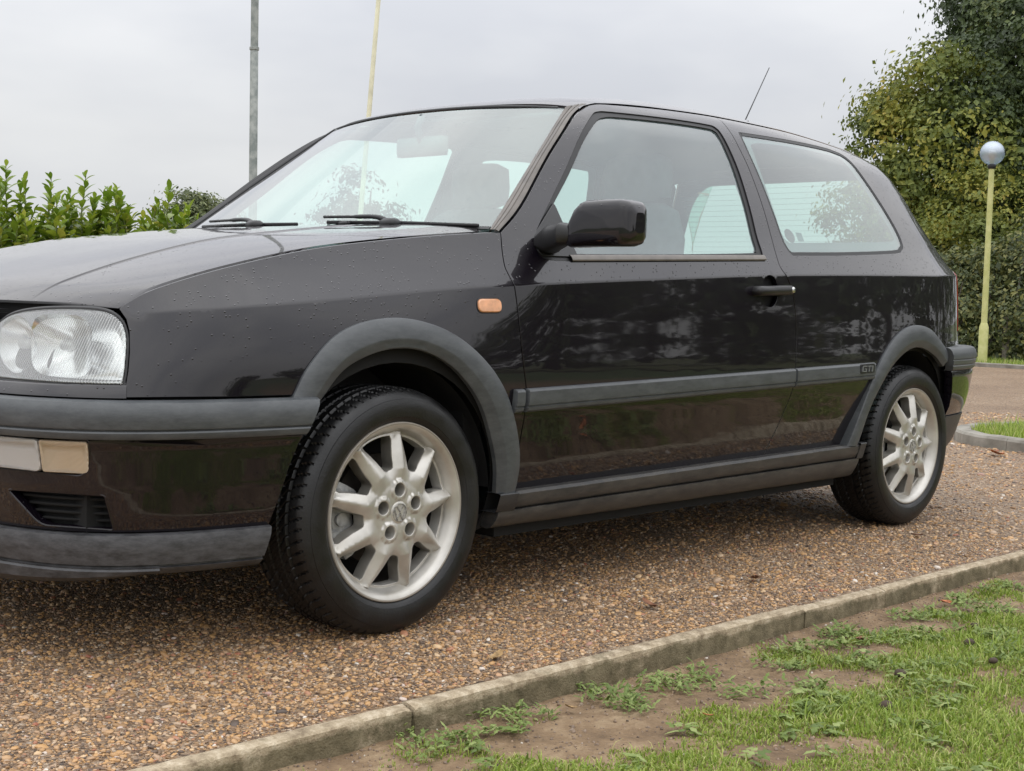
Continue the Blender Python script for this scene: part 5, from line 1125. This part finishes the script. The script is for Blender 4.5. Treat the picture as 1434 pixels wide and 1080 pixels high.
# ------------------------------------------------------------------ trees
def leaves(C_,Nrm,size,rs,asp=.6):
    n=len(C_); a=rs.normal(0,.75,(n,3))+Nrm*1.5; a/=np.linalg.norm(a,axis=1)[:,None]; b=np.cross(a,rs.normal(0,1,(n,3))); b/=np.maximum(np.linalg.norm(b,axis=1),1e-6)[:,None]; c=np.cross(a,b)
    s=size*np.exp(rs.normal(0,.25,n))[:,None]; V=np.stack([C_-b*s*.5,C_+c*s*asp*.5+a*s*.08,C_+b*s*.5,C_-c*s*asp*.5+a*s*.08],1).reshape(-1,3); F=np.arange(4*n).reshape(-1,4); return V,F
def crown_pts(lumps,per,rs,clump=.22,nsub=None):
    C_=[];Nn=[]
    for (x,y,z,rx,ry,rz) in lumps:
        k=int(per*(rx*ry+ry*rz+rx*rz)/3/(clump*clump)*.05)+4
        u=rs.normal(0,1,(k,3)); u/=np.linalg.norm(u,axis=1)[:,None]; rad=rs.uniform(.62,1.08,k)**.6
        cc=np.array([x,y,z])+u*rad[:,None]*[rx,ry,rz]; nl=rs.randint(24,60,k)
        idx=np.repeat(np.arange(k),nl); off=rs.normal(0,1,(len(idx),3))*clump*[1,1,.5]*rs.uniform(.5,1.3,k)[idx][:,None]; C_.append(cc[idx]+off); nn=u[idx]*.6+[0,0,.45]+off*5; Nn.append(nn)
    return np.concatenate(C_),np.concatenate(Nn)
BARK=pmat('bark',(.06,.05,.04),.9,var2=(.10,.085,.065),var=.1,vscale=20,bump=.8,bscale=40)
def tree(name,label,lumps,base,mat,size,per,seed,group=None,cat='tree',clump=.22,trunk_r=.18):
    rs=np.random.RandomState(seed); t=empty(name,(base[0],base[1],base[2])); tag(t,label,cat,group); B=np.array(base)
    P,Nn=crown_pts(lumps,per,rs,clump); k=P[:,2]>base[2]+.02; v,f=leaves(P[k]-B,Nn[k],size,rs); link('crown',mk('crown',v,f,mat,smooth=False),t)
    top=max(l[2] for l in lumps)-base[2]; lim=[tube([(0,0,-.1),(.05,.02,top*.3),(.0,.06,top*.65),(.05,0,top)],[trunk_r*1.2,trunk_r*.85,trunk_r*.5,trunk_r*.15],9)]
    link('trunk',mk('trunk',*join(lim),BARK),t)
    for l in lumps[:7]:
        q=np.array(l[:3])-B; s0=np.array([0,0,max(.3,q[2]*.45)]); mdl=(s0+q)/2+[0,0,-.1]; link('limb',mk('limb',*tube([tuple(s0),tuple(mdl),tuple(q)],[trunk_r*.45,trunk_r*.3,trunk_r*.08],7),BARK),t)
    return t
def rl(px,D,z,r,rz=None):   # a lump given by bearing (degrees right of the view axis), distance, height
    b=math.radians(90-46.39-px); return (CAM[0]+D*math.cos(b),CAM[1]+D*math.sin(b),z,r,r,rz or r)
LY=leafmat('yellowing_leaf',[(0,(.06,.085,.018)),(.35,(.12,.155,.028)),(.62,(.19,.215,.036)),(.85,(.34,.32,.05)),(1,(.44,.34,.07))],.6,.3,noise=.6,nscale=.75)
LD=leafmat('dark_green_leaf',[(0,(.026,.040,.018)),(.4,(.060,.090,.032)),(.75,(.11,.15,.045)),(1,(.21,.22,.06))],.55,.25,noise=.5,nscale=.8)
LU=leafmat('undergrowth_leaf',[(0,(.04,.055,.020)),(.5,(.09,.115,.035)),(1,(.21,.20,.055))],.6,.2)
def az(px): return math.degrees(math.atan((px-717)/1949.7))
# right-hand trees, nearest first
tree('maple_tree','yellowing maple tree just right of the car\'s rear window with ragged left outline',
  [rl(az(1262),26,3.6,1.05,.9),rl(az(1240),26.4,4.2,.65,.45),rl(az(1300),25.6,4.3,1.0,.8),rl(az(1275),25.6,2.5,1.1,1.0),rl(az(1330),25,3.2,1.1,1.1),rl(az(1330),25.2,1.7,1.2,1.0),rl(az(1215),27,2.2,.9,1.0),rl(az(1225),26.6,4.15,.30,.3),rl(az(1290),25.6,4.95,.42,.4),rl(az(1275),24.6,1.0,1.0,.8)],
  (21.2,9.6,0),LY,.092,95,3,trunk_r=.14)
tree('oak_tree','tall dark green oak tree filling the upper right corner of the view',
  [rl(az(1385),27,5.2,1.35,1.2),rl(az(1375),27.5,6.5,1.05,.9),rl(az(1440),27,6.3,1.5,1.3),rl(az(1342),28,6.75,.55,.5),rl(az(1352),28,5.75,.50,.42),rl(az(1420),26,3.6,1.5,1.3),rl(az(1470),26,4.8,1.7,1.5),rl(az(1400),26,2.2,1.4,1.1),rl(az(1360),27.4,4.3,1.1,.9),rl(az(1500),26,2.2,1.6,1.5),rl(az(1570),28,5,2.2,2.4)],
  (23.6,8.2,0),LD,.092,95,5,trunk_r=.3)
tree('elder_tree','mixed green and yellow bushy tree between lamp post and car, behind the stakes',
  [rl(az(1375),24,2.3,.9,.8),rl(az(1340),23.6,1.6,.85,.7),rl(az(1410),24,1.9,.9,.8),rl(az(1380),23.4,1.25,.8,.6)],(20.0,7.6,0),LY,.07,60,9,trunk_r=.08,clump=.17)
for i,(px,D,z,r,lb) in enumerate([(1340,21.8,.55,.62,'dark low shrub at the foot of the trees beside the left stake'),(1385,21.6,.50,.62,'dark low shrub directly behind the lamp post foot'),(1425,21.2,.55,.66,'dark low shrub behind the right-hand stake'),(1300,22.5,.6,.7,'dark low shrub hidden behind the car\'s tail'),(1470,21,.6,.8,'dark low shrub at the far right edge of the trees')]):
    L0=[rl(az(px),D,z,r,r*.9),rl(az(px+14),D+.6,z+.5+.25*(i%3),r*.8,.6),rl(az(px-16),D+.8,z+.3+.3*((i+1)%2),r*.7,.6)]; tree('shrub',lb,L0,(L0[0][0],L0[0][1],0),LU,.07,40,20+i,group='undergrowth shrubs below the trees',cat='shrub',clump=.14,trunk_r=.03)
# far left bush, conifer and a row along the horizon
tree('far_bush','small grey-green bush on the skyline between hedge and windscreen pillar',[rl(az(272),28,1.9,.75,.55),rl(az(262),28,2.35,.35,.3),rl(az(290),28.4,2.1,.45,.4),rl(az(250),29,1.5,.8,.6)],(13.3,20.2,0),leafmat('grey_green_leaf',[(0,(.07,.09,.035)),(.6,(.13,.16,.06)),(1,(.25,.27,.12))]),.07,110,31,cat='bush',clump=.15,trunk_r=.07)
CON=leafmat('conifer_needles',[(0,(.02,.035,.02)),(1,(.06,.085,.04))])
tree('conifer','dark pointed conifer seen through the middle of the windscreen',[rl(az(497),33,3.1,.5,.6),rl(az(500),33,2.4,.95,.6),rl(az(492),33,1.6,1.25,.7),rl(az(515),33,1.2,1.4,.8),rl(az(470),33.4,1.6,.9,.7),rl(az(535),33,2.4,.5,.5)],(19.3,22,0),CON,.12,26,33,clump=.2,trunk_r=.1)
for i,px in enumerate((385,425,450,590,640,690,760,830,900,960,1020,1075)):
    zt=2.0 if px<700 else 1.25; L0=[rl(az(px),35+random.uniform(-1,1),zt*.55,1.1,zt*.5),rl(az(px+15),35,zt*.75,.8,zt*.35)]
    tree('distant_bush',['low green bush on the far horizon, %s'%s for s in('left of the windscreen','seen through the left of the windscreen','left of the conifer','right of the conifer','second to the right of the conifer','behind the windscreen\'s right side','behind the front passenger seat','behind the middle of the car roof','behind the door window','behind the door pillar','behind the rear window','behind the rear seat')][i],L0,(L0[0][0],L0[0][1],0),LD,.14,16,50+i,group='bushes along the far horizon',cat='bush',clump=.25,trunk_r=.05)
BT=['small rounded tree at the low left end of the mirrored row','slightly taller tree second from the row\'s low end','mid-sized tree mirrored in the front of the door','broad tree mirrored in the middle of the door','tall tree mirrored under the door handle','tall broad tree mirrored at the door\'s rear seam','high tree mirrored in the rear side panel','very broad tree mirrored above the rear wheel arch','dense tree mirrored behind the rear wheel','tree beyond the far gravel, mirrored at the rear corner','leaning dense tree beyond the frame, nearest the yellow-green lamp','lowest scrubby tree, mirrored at the foot of the front wing']
# trees beyond the lawn behind the photographer: the paintwork mirrors them
for i,(x,y,h,r) in enumerate(((14,-27,3.2,2.0),(17.5,-23,4.4,2.4),(21,-20,5.4,2.9),(25,-17,6.0,3.0),(29,-14,6.4,3.0),(34,-12,6.6,3.2),(39,-9,6.6,3.4),(42,-5,10.5,4.4),(36,-.5,10.5,3.8),(31,3.5,9.5,2.8),(9,-34,2.6,2.2))):
    rs=np.random.RandomState(100+i); L0=[(x+rs.normal(0,r*.35),y+rs.normal(0,r*.35),h*rs.uniform(.3,.75),r*rs.uniform(.5,.8),r*rs.uniform(.5,.8),h*rs.uniform(.25,.36)) for k in range(6)]
    L0.append((x,y,h*.35,r,r,h*.36))
    tree('boundary_tree',BT[i],L0,(x,y,-.05),LD,.24,20,70+i,group='trees mirrored in the paintwork',clump=.42,trunk_r=.2)
# ------------------------------------------------------------------ laurel hedge
def laurelmesh(L_=.105,w_=.020,cup=.25,seed=0):
    n=6; V=[];F=[]
    for i in range(n):
        q=i/(n-1); ww=w_*max(.05,math.sin(math.pi*min(.98,.04+.94*q**1.25)))**.7; z=-.35*L_*q*q+.1*L_*q
        V+=[(L_*q,-ww,z+ww*cup),(L_*q,0,z),(L_*q,ww,z+ww*cup)]
    for i in range(n-1):
        for k in(0,1): a=3*i+k; F.append((a,a+3,a+4,a+1))
    return np.array(V),F
LAU=leafmat('laurel_leaf',[(0,(.075,.125,.014)),(.3,(.14,.225,.018)),(.6,(.22,.31,.025)),(.85,(.32,.39,.045)),(1,(.42,.42,.07))],.42,.35,coat=.25)
m,N,L,o_=nodes('laurel_leaf_single'); p=N.new('ShaderNodeBsdfPrincipled'); oi=N.new('ShaderNodeObjectInfo'); r=ramp(N,[(0,(.12,.21,.018)),(.5,(.20,.30,.028)),(1,(.32,.41,.06))]); L.new(oi.outputs['Random'],r.inputs[0]); L.new(r.outputs[0],p.inputs['Base Color']); p.inputs['Roughness'].default_value=.4
t_=N.new('ShaderNodeBsdfTranslucent'); L.new(r.outputs[0],t_.inputs[0]); x_=N.new('ShaderNodeMixShader'); x_.inputs[0].default_value=.35; L.new(p.outputs[0],x_.inputs[1]); L.new(t_.outputs[0],x_.inputs[2]); L.new(x_.outputs[0],o_.inputs[0]); LAU1=m
hedge=empty('laurel_hedge',(1.6,4.0,0)); tag(hedge,'bright green cherry laurel hedge with leggy top shoots behind the bonnet','hedge'); H0=np.array([1.6,4.0,0])
lm=[laurelmesh(.084,.0205),laurelmesh(.074,.018,.35),laurelmesh(.094,.022,.15)]; lms=[mk('leaf',*q,LAU1) for q in lm]
stems=[];allL=[]   # (matrix, which, height)
def shoot(x,y,z0,z1,lean,nl,rs):
    n=9; P=[];
    for i in range(n+1):
        q=i/n; P.append((x+lean[0]*q*q+rs.normal(0,.004),y+lean[1]*q*q+rs.normal(0,.004),z0+(z1-z0)*q))
    P=np.array(P); stems.append(tube([tuple(q-H0) for q in P],[.006-.004*i/n for i in range(n+1)],5,cap=False))
    for k in range(nl):
        q=k/(nl-1); q=q**.9; c=np.array([np.interp(q*n,range(n+1),P[:,j]) for j in range(3)]); a=k*2.4+rs.normal(0,.25); up=math.radians(20+45*q**3+rs.normal(0,12)); sc_=(1-.35*max(0,q-.75)/.25)*rs.uniform(.75,1.15)
        R=Matrix.Rotation(a,4,'Z')@Matrix.Rotation(-up,4,'Y')@Matrix.Rotation(rs.normal(0,.4),4,'X'); allL.append((Matrix.Translation(Vector(tuple(c-H0)))@R@Matrix.Scale(sc_,4),rs.randint(3),c[2]))
rs=np.random.RandomState(5)
A0=np.array([-.5,4.75]);A1=np.array([2.75,3.35])
def htop(u): return .0
for k in range(430):
    u=rs.rand(); c=A0+(A1-A0)*u; nrm_=np.array([.4,.92]); d=rs.uniform(-.12,.75); x,y=c+nrm_*d
    t=1.13+.05*math.sin(u*19)+.06*rs.normal(); 
    if u>.86: t-= (u-.86)*1.6
    if abs(u-.815)<.035: t-=.16
    shoot(x,y,t-.62,t,(rs.normal(0,.08),rs.normal(0,.08)),40,rs)
for px,zt,dd in((8,1.40,0),(30,1.33,.1),(62,1.36,.05),(-40,1.40,0),(75,1.20,.1),(108,1.375,0),(122,1.26,.1),(140,1.30,.1),(160,1.30,.0),(168,1.17,.05),(228,1.315,0),(238,1.14,.1),(205,1.10,.0),(262,1.06,.1),(180,1.12,.1),(42,1.16,.0),(-80,1.34,.1),(212,1.18,.1),(222,1.22,0),(246,1.17,.05),(255,1.13,0),(270,1.12,.1),(280,1.09,0),(290,1.08,.1),(196,1.16,.1),(234,1.20,.15),(90,1.24,.0),(100,1.28,.1),(148,1.25,.1),(20,1.28,0),(0,1.32,.1)):
    b=math.radians(90-46.39-az(px)); D=8.0+dd; x,y=CAM[0]+D*math.cos(b),CAM[1]+D*math.sin(b); shoot(x,y,zt-.60,zt,(rs.normal(0,.03),rs.normal(0,.03)),42,rs)
allL.sort(key=lambda q:-q[2])
for M_,w_,z in allL[:300]:
    o=link('leaf',lms[w_],hedge); o.matrix_local=M_
V=[];F=[];oo=0
for M_,w_,z in allL[300:]:
    v,f=lm[w_]; mm=np.array(M_); v=v@mm[:3,:3].T+mm[:3,3]; V.append(v); F+=[tuple(i+oo for i in q) for q in f]; oo+=len(v)
o=link('foliage',mk('foliage',np.concatenate(V),F,LAU),hedge); o['kind']='stuff'
link('stems',mk('stems',*join(stems),pmat('laurel_stem',(.13,.15,.05),.7)),hedge)
